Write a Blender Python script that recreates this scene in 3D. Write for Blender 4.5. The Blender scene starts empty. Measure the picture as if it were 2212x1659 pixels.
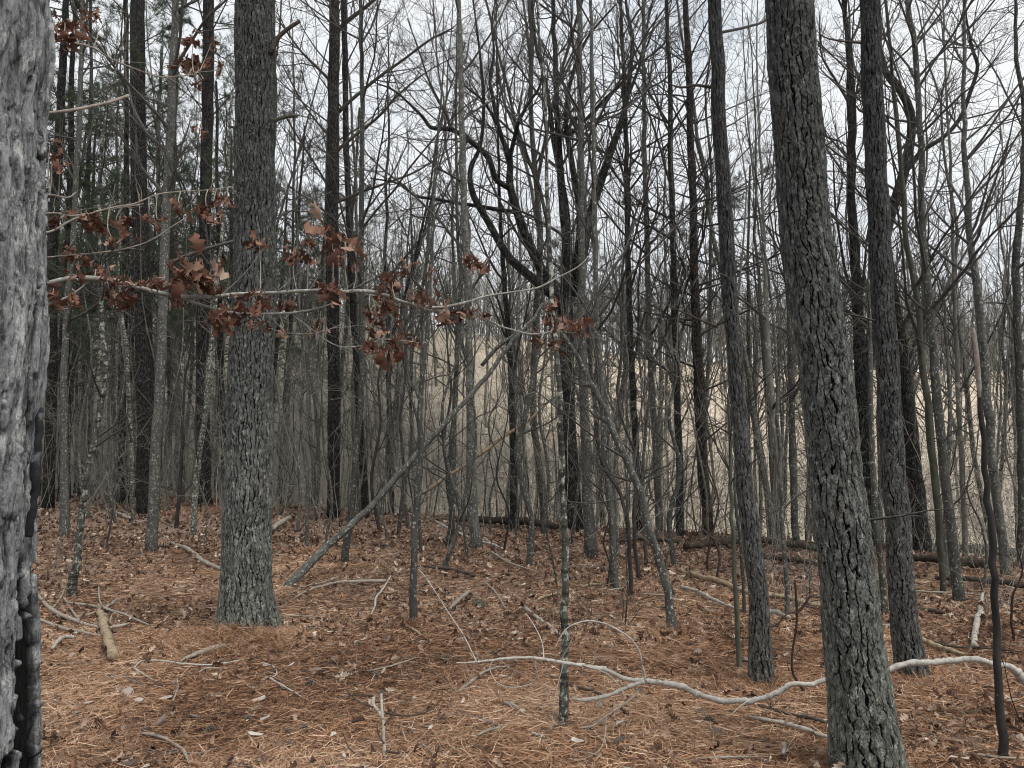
import bpy, math, random
import numpy as np
rng = np.random.default_rng(11)
random.seed(5)
sc = bpy.context.scene
COL = sc.collection
# ------------------------------------------------------------------ camera
FP, CXP, CYP = 1640.0, 1106.0, 829.5        # focal length and centre in units of a 2212 px wide picture
PITCH = math.radians(4.0)
EYE = np.array([0.0, 0.0, 1.6])
cam_d = bpy.data.cameras.new('camera'); cam = bpy.data.objects.new('camera', cam_d); COL.objects.link(cam)
cam.location = EYE; cam.rotation_euler = (math.radians(90) + PITCH, 0, 0)
cam_d.sensor_width = 36; cam_d.lens = 36 * FP / 2212; cam_d.clip_start = 0.05; cam_d.clip_end = 2000
sc.camera = cam
CP, SP = math.cos(PITCH), math.sin(PITCH)

def ray(px, py):
    x = (px - CXP) / FP; z = (CYP - py) / FP
    return np.array([x, CP - z * SP, SP + z * CP])
def at(px, py, Y):
    d = ray(px, py); return EYE + d * (Y / d[1])
def depth_of(p): return (p[1] - EYE[1]) * CP + (p[2] - EYE[2]) * SP

# ------------------------------------------------------------------ noise
def _hash(ix, iy, iz, s):
    h = (ix * 374761393 + iy * 668265263 + iz * 2147483647 + s * 1274126177) & 0x7fffffff
    h = ((h ^ (h >> 13)) * 1274126177) & 0x7fffffff
    return ((h ^ (h >> 16)) & 0xffff) / 65535.0
def vnoise(x, y, z, s=0):
    x, y, z = np.broadcast_arrays(np.asarray(x, float), np.asarray(y, float), np.asarray(z, float))
    xi = np.floor(x).astype(np.int64); yi = np.floor(y).astype(np.int64); zi = np.floor(z).astype(np.int64)
    fx = x - xi; fy = y - yi; fz = z - zi
    fx = fx * fx * (3 - 2 * fx); fy = fy * fy * (3 - 2 * fy); fz = fz * fz * (3 - 2 * fz)
    r = 0
    for a in (0, 1):
        for b in (0, 1):
            for c in (0, 1):
                w = (fx if a else 1 - fx) * (fy if b else 1 - fy) * (fz if c else 1 - fz)
                r = r + w * _hash(xi + a, yi + b, zi + c, s)
    return r * 2 - 1
def sstep(a, b, x):
    t = np.clip((x - a) / (b - a), 0, 1); return t * t * (3 - 2 * t)

def crest(x): return np.where(x > 0, np.maximum(14 - 0.72 * x, 8.6), 14 - 0.33 * np.maximum(x, -14))
def ground(x, y):
    x = np.asarray(x, float); y = np.asarray(y, float)
    c = crest(x); s = y - c
    side = sstep(-9, 7, x * 14 / np.maximum(y, 14))
    near = 0.035 * vnoise(x * .9, y * .9, 0, 1) + 0.05 * vnoise(x * .3, y * .3, 0, 2) * sstep(4, 12, y)
    fine = 0.012 * vnoise(x * 4, y * 4, 0, 3)
    drop = -(0.5 + 2.0 * side) * sstep(-0.5, 13, s)
    H = 21 - 8.5 * side
    rise = H * sstep(26, 108, y) + 6 * sstep(100, 300, y)
    big = 0.8 * vnoise(x * .05, y * .05, 0, 4) * sstep(30, 60, y)
    return near + fine + drop + rise + big
def gz(x, y): return float(ground(x, y))
def hit(px, py):
    d = ray(px, py); t = 1.0
    while t < 150:
        p = EYE + d * t
        if p[2] <= gz(p[0], p[1]): break
        t += 0.04
    return EYE + d * t

# ------------------------------------------------------------------ mesh building
def mesh(name, V, faces, mats, attrs=None, smooth=True, matidx=None):
    """faces: list of int arrays, each (M,3) or (M,4)"""
    me = bpy.data.meshes.new(name)
    V = np.asarray(V, np.float32); me.vertices.add(len(V)); me.vertices.foreach_set('co', V.ravel())
    faces = [f for f in faces if len(f)]
    tot = np.concatenate([np.full(len(f), f.shape[1], np.int32) for f in faces])
    loops = np.concatenate([f.ravel() for f in faces]).astype(np.int32)
    me.loops.add(len(loops)); me.loops.foreach_set('vertex_index', loops)
    st = np.concatenate([[0], np.cumsum(tot)[:-1]]).astype(np.int32)
    me.polygons.add(len(tot)); me.polygons.foreach_set('loop_start', st)
    try: me.polygons.foreach_set('loop_total', tot)
    except Exception: pass
    me.polygons.foreach_set('use_smooth', np.full(len(tot), smooth))
    for m in (mats if isinstance(mats, (list, tuple)) else [mats]): me.materials.append(m)
    if matidx is not None: me.polygons.foreach_set('material_index', matidx.astype(np.int32))
    for k, v in (attrs or {}).items():
        a = me.attributes.new(k, 'FLOAT', 'POINT'); a.data.foreach_set('value', np.asarray(v, np.float32))
    me.update(calc_edges=True)
    return me
def link(name, me, parent=None, loc=None):
    o = bpy.data.objects.new(name, me); COL.objects.link(o)
    if parent is not None: o.parent = parent
    if loc is not None: o.location = loc
    return o
def tag(o, label=None, cat=None, group=None, kind=None):
    if label: o['label'] = label
    if cat: o['category'] = cat
    if group: o['group'] = group
    if kind: o['kind'] = kind
    return o
def thing(name, label, cat, loc, group=None):
    o = bpy.data.objects.new(name, None); COL.objects.link(o); o.location = loc; o.empty_display_size = .2
    return tag(o, label, cat, group)

class Geo:
    def __init__(s): s.V = []; s.F = []; s.n = 0; s.A = []
    def add(s, V, F, a=None):
        s.V.append(V); s.F += [f + s.n for f in F]; s.n += len(V)
        s.A.append(np.zeros(len(V)) if a is None else (np.full(len(V), a) if np.isscalar(a) else a))
    def tubes(s, P, R, sides=3, cap=False, lump=0, seed=0, a=None):
        """P (M,N,3)  R (M,N)"""
        if len(P) == 0: return
        M, N, _ = P.shape
        T = np.gradient(P, axis=1); T /= np.linalg.norm(T, axis=2, keepdims=True) + 1e-9
        mt = np.abs(T.mean(axis=1)); ref = np.zeros((M, 3)); ref[np.arange(M), mt.argmin(axis=1)] = 1
        n1 = np.cross(T, ref[:, None, :]); n1 /= np.linalg.norm(n1, axis=2, keepdims=True) + 1e-9
        n2 = np.cross(T, n1)
        th = np.arange(sides) * 2 * math.pi / sides
        RR = R[:, :, None] * np.ones(sides)
        if lump:
            c = np.cos(th) * 1.4; q = np.sin(th) * 1.4
            arc = np.arange(N) * 1.0
            RR = RR * (1 + lump * vnoise(c[None, None, :] + 5 * np.arange(M)[:, None, None], q[None, None, :] + 0 * RR, arc[None, :, None] * .45, seed))
        V = P[:, :, None, :] + RR[..., None] * (np.cos(th)[None, None, :, None] * n1[:, :, None, :] + np.sin(th)[None, None, :, None] * n2[:, :, None, :])
        V = V.reshape(-1, 3)
        m = np.arange(M)[:, None, None] * N * sides; i = np.arange(N - 1)[None, :, None] * sides; j = np.arange(sides)[None, None, :]
        j2 = (j + 1) % sides
        A = m + i + j; B = m + i + j2; C = m + i + sides + j2; D = m + i + sides + j
        F = [np.stack([A, B, C, D], -1).reshape(-1, 4)]
        if cap:
            off = len(V); cen = P[:, [0, -1], :].reshape(-1, 3); V = np.concatenate([V, cen])
            for e, r0 in ((0, 0), (1, (N - 1) * sides)):
                a0 = np.arange(M)[:, None] * N * sides + r0 + np.arange(sides)[None]; a1 = np.roll(a0, -1, axis=1)
                cc = np.broadcast_to(off + np.arange(M)[:, None] * 2 + e, a0.shape)
                tr = np.stack([a1, a0, cc] if e == 0 else [a0, a1, cc], -1).reshape(-1, 3); F.append(tr)
        s.add(V, F, a)
    def build(s, name, mat, smooth=True, attr=None):
        if not s.V: return None
        return mesh(name, np.concatenate(s.V), s.F, mat, {attr: np.concatenate(s.A)} if attr else None, smooth)

def spline(pts, n):
    """Catmull-Rom through rows of pts, n samples evenly spaced by parameter length"""
    P = np.asarray(pts, float)
    if len(P) == 2: P = np.array([P[0], (P[0] + P[1]) / 2, P[1]])
    seg = np.linalg.norm(np.diff(P[:, :3], axis=0), axis=1) + 1e-6; t = np.concatenate([[0], np.cumsum(seg)]); T = np.linspace(0, t[-1], n)
    k = np.clip(np.searchsorted(t, T, side='right') - 1, 0, len(P) - 2)
    u = ((T - t[k]) / seg[k])[:, None]
    m = np.zeros_like(P)                      # finite-difference tangents
    m[1:-1] = (P[2:] - P[:-2]) / (t[2:] - t[:-2])[:, None]; m[0] = (P[1] - P[0]) / seg[0]; m[-1] = (P[-1] - P[-2]) / seg[-1]
    h = seg[k][:, None]
    return (2*u**3-3*u**2+1)*P[k] + (u**3-2*u**2+u)*h*m[k] + (-2*u**3+3*u**2)*P[k+1] + (u**3-u**2)*h*m[k+1]
def unit(v): return v / (np.linalg.norm(v, axis=-1, keepdims=True) + 1e-9)
def grow(B, D, L, r, N, wob, up, end=.25):
    M = len(B); P = np.zeros((M, N, 3)); P[:, 0] = B; d = unit(D)
    for i in range(1, N):
        d = d + wob * rng.normal(size=(M, 3)); d[:, 2] += up; d = unit(d)
        P[:, i] = P[:, i - 1] + d * (L / (N - 1))[:, None]
    R = r[:, None] * (1 - (1 - end) * np.linspace(0, 1, N)[None])
    return P, R
def spawn(P, R, per, t0, t1, a0, a1, lr, rr, N, wob, up, rmin=.0012, absl=False, end=.25, tf=.5, rmax=9):
    M, Np, _ = P.shape
    if M == 0: return np.zeros((0, N, 3)), np.zeros((0, N))
    L = np.linalg.norm(np.diff(P, axis=1), axis=2).sum(1)
    cnt = np.full(M, per) if np.isscalar(per) else per
    cnt = np.floor(cnt + rng.random(M)).astype(int); idx = np.repeat(np.arange(M), cnt); K = len(idx)
    if K == 0: return np.zeros((0, N, 3)), np.zeros((0, N))
    t = rng.uniform(t0, t1, K); f = t * (Np - 1); k = np.minimum(f.astype(int), Np - 2); u = (f - k)[:, None]
    B = P[idx, k] * (1 - u) + P[idx, k + 1] * u; T = unit(P[idx, k + 1] - P[idx, k]); r = R[idx, k] * (1 - u[:, 0]) + R[idx, k + 1] * u[:, 0]
    v = rng.normal(size=(K, 3)); v = unit(v - (v * T).sum(1, keepdims=True) * T)
    a = np.radians(rng.uniform(a0, a1, K))[:, None]
    D = T * np.cos(a) + v * np.sin(a)
    ll = (rng.uniform(lr[0], lr[1], K)) * (1 if absl else L[idx]) * (1 - tf * (t - t0) / max(t1 - t0, 1e-3))
    return grow(B, D, ll, np.clip(r * rr, rmin, rmax), N, wob, up, end)
# ------------------------------------------------------------------ materials
class NT:
    def __init__(s, name):
        s.m = bpy.data.materials.new(name); s.m.use_nodes = True; s.t = s.m.node_tree; s.n = s.t.nodes
        s.b = s.n['Principled BSDF']; s.b.inputs['Roughness'].default_value = .9
        try: s.b.inputs['Specular IOR Level'].default_value = .2
        except Exception: pass
    def node(s, typ, **kw):
        n = s.n.new(typ)
        for k, v in kw.items():
            if k.startswith('i_'): n.inputs[k[2:].replace('_', ' ')].default_value = v
            else: setattr(n, k, v)
        return n
    def L(s, a, b): s.t.links.new(a, b)
    def coord(s, scale=(1, 1, 1), kind='Object', rand=True):
        tc = s.node('ShaderNodeTexCoord'); mp = s.node('ShaderNodeMapping'); mp.inputs['Scale'].default_value = scale
        s.L(tc.outputs[kind], mp.inputs['Vector'])
        if rand:
            oi = s.node('ShaderNodeObjectInfo'); mu = s.node('ShaderNodeMath', operation='MULTIPLY'); mu.inputs[1].default_value = 37.0
            s.L(oi.outputs['Random'], mu.inputs[0]); s.L(mu.outputs[0], mp.inputs['Location'])
        return mp.outputs[0]
    def noise(s, vec, scale, detail=3, rough=.6):
        n = s.node('ShaderNodeTexNoise'); n.inputs['Scale'].default_value = scale; n.inputs['Detail'].default_value = detail
        n.inputs['Roughness'].default_value = rough
        if vec is not None: s.L(vec, n.inputs['Vector'])
        return n.outputs['Fac']
    def ramp(s, fac, stops, interp='LINEAR'):
        r = s.node('ShaderNodeValToRGB'); cr = r.color_ramp; cr.interpolation = interp
        while len(cr.elements) < len(stops): cr.elements.new(.5)
        for e, (p, c) in zip(cr.elements, stops):
            e.position = p; e.color = (c, c, c, 1) if np.isscalar(c) else (*c, 1)
        s.L(fac, r.inputs['Fac']); return r.outputs['Color']
    def mix(s, fac, a, b, mode='MIX'):
        m = s.node('ShaderNodeMix', data_type='RGBA', blend_type=mode)
        for v, i in ((fac, 0), (a, 6), (b, 7)):
            if isinstance(v, (int, float)): m.inputs[i].default_value = v if i == 0 else (v, v, v, 1)
            elif isinstance(v, tuple): m.inputs[i].default_value = (*v, 1)
            else: s.L(v, m.inputs[i])
        return m.outputs[2]
    def math(s, op, a, b=None):
        m = s.node('ShaderNodeMath', operation=op)
        for i, v in enumerate((a, b)):
            if v is None: continue
            if isinstance(v, (int, float)): m.inputs[i].default_value = v
            else: s.L(v, m.inputs[i])
        return m.outputs[0]
    def bump(s, h, strength=.5, dist=.01):
        b = s.node('ShaderNodeBump'); b.inputs['Strength'].default_value = strength; b.inputs['Distance'].default_value = dist
        s.L(h, b.inputs['Height']); s.L(b.outputs[0], s.b.inputs['Normal'])
    def out(s, col): s.L(col, s.b.inputs['Base Color']); return s.m
    def attr(s, name):
        a = s.node('ShaderNodeAttribute'); a.attribute_name = name; return a.outputs['Fac']

def bark_plates(name, cell, dark, c1, c2, lichen, lich_amt=.62, zs=.33, bump=.8):
    """furrowed pine bark, all in the shader (for trunks further off)"""
    s = NT(name); v = s.coord((1, 1, zs))
    w = s.node('ShaderNodeTexNoise'); w.inputs['Scale'].default_value = 1 / cell * .6; w.inputs['Detail'].default_value = 3; s.L(v, w.inputs['Vector'])
    vm = s.node('ShaderNodeVectorMath', operation='SCALE'); vm.inputs['Scale'].default_value = cell * 1.1; s.L(w.outputs['Color'], vm.inputs[0])
    va = s.node('ShaderNodeVectorMath', operation='ADD'); s.L(v, va.inputs[0]); s.L(vm.outputs[0], va.inputs[1])
    vo = s.node('ShaderNodeTexVoronoi', feature='DISTANCE_TO_EDGE'); vo.inputs['Scale'].default_value = 1 / cell; s.L(va.outputs[0], vo.inputs['Vector'])
    vc = s.node('ShaderNodeTexVoronoi'); vc.inputs['Scale'].default_value = 1 / cell; s.L(va.outputs[0], vc.inputs['Vector'])
    e = s.ramp(vo.outputs['Distance'], [(0, 0), (.06, .15), (.22, 1)])
    tone = s.mix(s.ramp(s.noise(v, 60, 4, .7), [(.3, 0), (.7, 1)]), c1, c2)
    tone = s.mix(.5, tone, s.mix(vc.outputs['Color'], c1, c2))
    li = s.ramp(s.noise(s.coord((1, 1, .6)), 9, 5, .75), [(lich_amt - .05, 0), (lich_amt + .06, 1)])
    tone = s.mix(s.math('MULTIPLY', li, .75), tone, lichen)
    s.out(s.mix(e, dark, tone)); s.bump(s.math('ADD', e, s.math('MULTIPLY', s.noise(v, 70, 4), .5)), bump, .012); return s.m
def bark_mesh_mat(name, dark, c1, c2, lichen, lich_amt=.6, fscale=70, htone=True):
    """for trunks whose bark plates are real geometry ('plate' attribute)"""
    s = NT(name); v = s.coord((1, 1, .5)); p = s.attr('plate')
    tone = s.mix(s.ramp(s.noise(v, fscale, 5, .75), [(.32, 0), (.68, 1)]), c1, c2)
    tone = s.mix(s.math('MULTIPLY', s.attr('tint'), .6), tone, s.mix(.5, c2, lichen))
    rd = s.ramp(s.noise(s.coord((1, 1, .5)), 4, 5, .75), [(.5, 0), (.66, .7)]); tone = s.mix(rd if htone else 0.0, tone, s.mix(1.0, tone, (1.0, .88, .82), 'MULTIPLY'))
    li = s.ramp(s.noise(s.coord((1, 1, .55)), fscale * .36, 6, .85), [(lich_amt - .04, 0), (lich_amt + .05, 1)])
    tone = s.mix(s.math('MULTIPLY', li, .8), tone, lichen)
    e = s.ramp(p, [(.0, 0), (.4, .22), (.64, 1)])
    fk = s.ramp(s.noise(s.coord((1, 1, .28)), fscale * .9, 6, .8), [(.40, .35), (.50, 1), (.62, 1.35)]); tone = s.mix(1.0, tone, fk, 'MULTIPLY')
    hz_ = s.node('ShaderNodeSeparateXYZ'); s.L(s.coord(rand=False), hz_.inputs[0]); tone = s.mix(1.0, tone, s.ramp(s.math('DIVIDE', hz_.outputs['Z'], 5.0), [(0, (1.0, 1.03, .96)), (.25, (.95, .96, .96)), (.55, (.6, .61, .62)), (1, (.47, .48, .49))]) if htone else 1.0, 'MULTIPLY')  # greenish foot; backlit shade of the upper trunk painted in as darker bark
    s.out(s.mix(e, dark, tone)); s.bump(s.math('ADD', s.noise(v, fscale * 1.3, 6, .8), s.noise(s.coord((1, 1, .28)), fscale * .9, 6, .8)), 1.0, .01); return s.m
def bark_smooth(name, c1, c2, spot, amt=.63, sc_=42, band=.0):
    """smooth grey bark with pale lichen spots"""
    s = NT(name); v = s.coord((1, 1, .35))
    tone = s.mix(s.ramp(s.noise(v, 18, 5, .7), [(.3, 0), (.7, 1)]), c1, c2)
    li = s.ramp(s.noise(s.coord((1, 1, .8)), sc_, 3, .65), [(amt - .02, 0), (amt + .03, 1)])
    tone = s.mix(s.math('MULTIPLY', li, .85), tone, spot)
    if band:
        b = s.ramp(s.noise(s.coord((.25, .25, 2.2)), 14, 3, .6), [(.5, 0), (.62, 1)]); tone = s.mix(s.math('MULTIPLY', b, band), tone, (.015, .015, .013))
    gm = s.node('ShaderNodeObjectInfo'); tone = s.mix(1.0, tone, s.ramp(gm.outputs['Random'], [(0, .7), (1, 1.25)]), 'MULTIPLY')
    s.out(tone); s.bump(s.noise(v, 45, 4, .7), .7, .006); return s.m
def plain(name, c1, c2, scale=30, rand=True):
    s = NT(name); v = s.coord((1, 1, 1)); tone = s.mix(s.ramp(s.noise(v, scale, 3), [(.3, 0), (.7, 1)]), c1, c2)
    if rand:
        gm = s.node('ShaderNodeObjectInfo'); tone = s.mix(1.0, tone, s.ramp(gm.outputs['Random'], [(0, .7), (1, 1.3)]), 'MULTIPLY')
    return s.out(tone)
def wood(name, c1, c2, spot, amt=.6, sc_=14, dark=None):
    s = NT(name); v = s.coord((1, 1, 1))
    tone = s.mix(s.ramp(s.noise(v, 35, 5, .75), [(.3, 0), (.7, 1)]), c1, c2)
    li = s.ramp(s.noise(v, sc_, 4, .7), [(amt - .03, 0), (amt + .04, 1)]); tone = s.mix(s.math('MULTIPLY', li, .8), tone, spot)
    if dark: 
        dk = s.ramp(s.noise(s.coord((1, 1, 1)), 8, 4, .7), [(.5, 0), (.62, 1)]); tone = s.mix(s.math('MULTIPLY', dk, .8), tone, dark)
    s.out(tone); s.bump(s.noise(v, 60, 4, .7), .6, .004); return s.m
def tinted(name, stops, transl=0, rough=.85):
    s = NT(name); col = s.ramp(s.attr('tint'), stops); s.b.inputs['Roughness'].default_value = rough
    s.out(col)
    if transl:
        tr = s.node('ShaderNodeBsdfTranslucent'); s.L(col, tr.inputs['Color']); mx = s.node('ShaderNodeMixShader'); mx.inputs[0].default_value = transl
        s.L(s.b.outputs[0], mx.inputs[1]); s.L(tr.outputs[0], mx.inputs[2]); s.L(mx.outputs[0], s.n['Material Output'].inputs['Surface'])
    return s.m

M = {}
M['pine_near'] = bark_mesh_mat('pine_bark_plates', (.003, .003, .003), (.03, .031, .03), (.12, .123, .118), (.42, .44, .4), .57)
M['pine_front'] = bark_mesh_mat('pine_bark_coarse', (.003, .003, .003), (.05, .053, .058), (.3, .31, .325), (.62, .64, .62), .55, 60, False)
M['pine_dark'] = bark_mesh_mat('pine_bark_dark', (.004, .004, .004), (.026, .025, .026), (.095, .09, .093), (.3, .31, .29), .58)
M['pine'] = bark_plates('pine_bark', .035, (.005, .005, .005), (.018, .017, .017), (.062, .056, .054), (.16, .17, .145), .66)
M['pine_red'] = bark_plates('pine_bark_reddish', .03, (.006, .005, .005), (.035, .028, .026), (.085, .068, .062), (.13, .13, .12), .68)
M['oak'] = bark_plates('oak_bark', .022, (.006, .006, .006), (.022, .022, .021), (.07, .071, .066), (.24, .26, .22), .6, zs=.2)
M['smooth'] = bark_smooth('smooth_grey_bark', (.03, .031, .028), (.1, .1, .09), (.36, .37, .33), .61)
M['pale'] = bark_smooth('pale_lichened_bark', (.04, .042, .036), (.16, .165, .14), (.48, .49, .43), .56, 34, .8)
M['mottled'] = bark_smooth('mottled_grey_bark', (.045, .045, .041), (.135, .134, .122), (.38, .39, .35), .6, 44, .35)
M['green'] = bark_smooth('greenish_bark', (.036, .038, .029), (.1, .105, .08), (.3, .31, .26), .68, 20)
M['darkstem'] = bark_smooth('dark_stem_bark', (.018, .017, .017), (.06, .055, .053), (.3, .32, .31), .69, 26)
M['far'] = bark_smooth('haze_toned_grey_bark', (.08, .077, .066), (.2, .192, .163), (.38, .37, .33), .62, 8)  # lighter bark, distance haze painted into the colour
M['twig'] = plain('twig', (.033, .032, .03), (.095, .09, .082))
M['twig_pale'] = plain('pale_twig', (.15, .145, .125), (.31, .3, .26))
M['twig_far'] = plain('hazy_twig', (.12, .115, .1), (.24, .23, .2), 3)  # lighter twigs, distance haze painted into the colour
M['oakling'] = wood('pale_branch_bark', (.16, .155, .135), (.34, .33, .3), (.46, .47, .42), .58, 40)
M['bleached'] = wood('bleached_wood', (.24, .225, .2), (.52, .495, .45), (.1, .095, .085), .62, 25)
M['stick'] = wood('weathered_stick', (.15, .13, .105), (.36, .32, .27), (.36, .37, .33), .62, 25)
M['stick_dark'] = wood('dark_stick', (.03, .024, .02), (.1, .08, .066), (.22, .23, .2), .66, 25)
M['tan'] = wood('tan_barkless_wood', (.17, .13, .085), (.4, .31, .21), (.1, .085, .07), .55, 16)
M['logwood'] = wood('rotting_log', (.02, .016, .013), (.07, .055, .045), (.1, .115, .07), .6, 5)
M['charred'] = wood('charred_bark', (.008, .008, .009), (.035, .036, .04), (.12, .13, .14), .62, 40)
M['birch'] = wood('white_limb', (.22, .2, .165), (.44, .41, .36), (.07, .06, .05), .6, 14)
M['redstem'] = plain('reddish_stem', (.03, .02, .018), (.066, .045, .038))
M['needle_green'] = plain('green_pine_needles', (.035, .052, .032), (.085, .115, .065), 2)
M['needles'] = tinted('fallen_pine_needles', [(0, (.03, .016, .011)), (.25, (.15, .075, .044)), (.55, (.33, .185, .108)), (.8, (.44, .27, .165)), (1, (.62, .46, .33))])
M['litter'] = tinted('fallen_leaves', [(0, (.04, .023, .018)), (.3, (.15, .092, .066)), (.6, (.31, .2, .138)), (.85, (.46, .35, .265)), (1, (.78, .7, .6))], .15)
M['oakleaf'] = tinted('dead_oak_leaves', [(0, (.045, .021, .015)), (.4, (.135, .064, .044)), (.75, (.25, .135, .096)), (1, (.46, .34, .26))], .2)
M['grass'] = tinted('green_grass', [(0, (.05, .07, .02)), (1, (.2, .2, .09))], .2)
M['cone'] = tinted('pine_cone', [(0, (.02, .016, .013)), (.6, (.1, .08, .065)), (1, (.3, .27, .23))])

def ground_mat():
    s = NT('forest_floor'); v = s.coord((1, 1, 1), rand=False)
    sx = s.node('ShaderNodeSeparateXYZ'); s.L(v, sx.inputs[0])
    # brown-orange needle mat near, grey-tan leaf litter further, tan slope across the valley
    big = s.noise(v, .8, 4, .6); mid = s.noise(v, 14, 6, .8); fine = s.noise(v, 75, 6, .85)
    near = s.mix(s.ramp(mid, [(.3, 0), (.7, 1)]), (.06, .03, .018), (.2, .105, .06))
    near = s.mix(s.ramp(fine, [(.42, 0), (.6, 1)]), s.mix(.8, near, (.014, .008, .006)), near)
    leaf = s.mix(s.ramp(mid, [(.3, 0), (.7, 1)]), (.13, .08, .058), (.36, .25, .185))
    leaf = s.mix(s.ramp(s.noise(v, 22, 5, .85), [(.45, 0), (.65, 1)]), leaf, (.48, .37, .29))
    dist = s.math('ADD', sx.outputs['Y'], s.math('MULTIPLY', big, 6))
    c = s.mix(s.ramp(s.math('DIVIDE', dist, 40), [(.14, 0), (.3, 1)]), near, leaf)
    tan = s.mix(s.ramp(s.noise(v, 1.6, 9, .85), [(.38, 0), (.6, 1)]), (.33, .27, .2), (.7, .6, .47))  # sunlit brightness of the far slope painted into its tan
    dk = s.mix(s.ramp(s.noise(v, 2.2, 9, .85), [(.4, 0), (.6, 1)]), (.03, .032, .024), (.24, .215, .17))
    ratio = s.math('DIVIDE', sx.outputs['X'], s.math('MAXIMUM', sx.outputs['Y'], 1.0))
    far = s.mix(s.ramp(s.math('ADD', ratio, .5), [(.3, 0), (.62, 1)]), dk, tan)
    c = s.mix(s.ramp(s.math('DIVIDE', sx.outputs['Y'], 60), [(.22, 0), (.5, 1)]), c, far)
    s.out(c); s.bump(s.math('ADD', mid, fine), 1, .03); return s.m
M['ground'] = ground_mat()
# ------------------------------------------------------------------ sky, sun, ground
w = bpy.data.worlds.new('World'); sc.world = w; w.use_nodes = True
nt = w.node_tree; bg = nt.nodes['Background']; bg.inputs['Strength'].default_value = .1
sky = nt.nodes.new('ShaderNodeTexSky'); sky.sky_type = 'NISHITA'; sky.sun_disc = False
SUN_EL, SUN_AZ = math.radians(60), math.radians(135)
sky.sun_elevation = SUN_EL; sky.sun_rotation = SUN_AZ
tc = nt.nodes.new('ShaderNodeTexCoord'); mp = nt.nodes.new('ShaderNodeMapping'); mp.inputs['Scale'].default_value = (1, 1, 2.2)
mp.inputs['Location'].default_value = (3.1, .7, .4)
nt.links.new(tc.outputs['Generated'], mp.inputs['Vector'])
nz = nt.nodes.new('ShaderNodeTexNoise'); nz.inputs['Scale'].default_value = 2.6; nz.inputs['Detail'].default_value = 6; nz.inputs['Roughness'].default_value = .55
nt.links.new(mp.outputs[0], nz.inputs['Vector'])
cr = nt.nodes.new('ShaderNodeValToRGB'); cr.color_ramp.elements[0].position = .26; cr.color_ramp.elements[0].color = (.55, .55, .55, 1)
cr.color_ramp.elements[1].position = .36; cr.color_ramp.elements[1].color = (1, 1, 1, 1); nt.links.new(nz.outputs['Fac'], cr.inputs['Fac'])
cc = nt.nodes.new('ShaderNodeValToRGB'); cc.color_ramp.elements[0].position = .35; cc.color_ramp.elements[0].color = (8.7, 9.1, 9.6, 1)
cc.color_ramp.elements[1].position = .62; cc.color_ramp.elements[1].color = (9.6, 9.8, 10.0, 1); nt.links.new(nz.outputs['Fac'], cc.inputs['Fac'])
mx = nt.nodes.new('ShaderNodeMix'); mx.data_type = 'RGBA'
nt.links.new(cr.outputs['Color'], mx.inputs[0]); nt.links.new(sky.outputs[0], mx.inputs[6]); nt.links.new(cc.outputs['Color'], mx.inputs[7])
nt.links.new(mx.outputs[2], bg.inputs['Color'])
sd = bpy.data.lights.new('sun', 'SUN'); sd.energy = 3.0; sd.angle = math.radians(24); sd.color = (1, .96, .9)
so = bpy.data.objects.new('sun', sd); COL.objects.link(so)
so.rotation_euler = (math.radians(90) - SUN_EL, 0, math.pi - SUN_AZ)     # from behind the camera, a little left
sc.view_settings.view_transform = 'Standard'; sc.view_settings.look = 'None'; sc.view_settings.exposure = 0
sc.cycles.pixel_filter_type = 'BLACKMAN_HARRIS'; sc.cycles.filter_width = 1.0; sc.cycles.max_bounces = 5; sc.cycles.diffuse_bounces = 3; sc.cycles.transparent_max_bounces = 4

def ground_mesh():
    ys = np.concatenate([np.linspace(-12, 2, 15), np.linspace(2.2, 20, 180), np.linspace(20.5, 130, 160), np.geomspace(133, 900, 24)])
    xs = np.concatenate([-np.geomspace(900, 62, 22), np.linspace(-60, -8.2, 80), np.linspace(-8, 8, 161), np.linspace(8.2, 60, 80), np.geomspace(62, 900, 22)])
    X, Y = np.meshgrid(xs, ys); Z = ground(X, Y); V = np.stack([X, Y, Z], -1).reshape(-1, 3); nx, ny = len(xs), len(ys)
    i, j = np.meshgrid(np.arange(nx - 1), np.arange(ny - 1)); a = (j * nx + i).ravel()
    return mesh('ground', V, [np.stack([a, a + 1, a + nx + 1, a + nx], -1)], M['ground'])
tag(link('ground', ground_mesh()), kind='structure')

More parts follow.
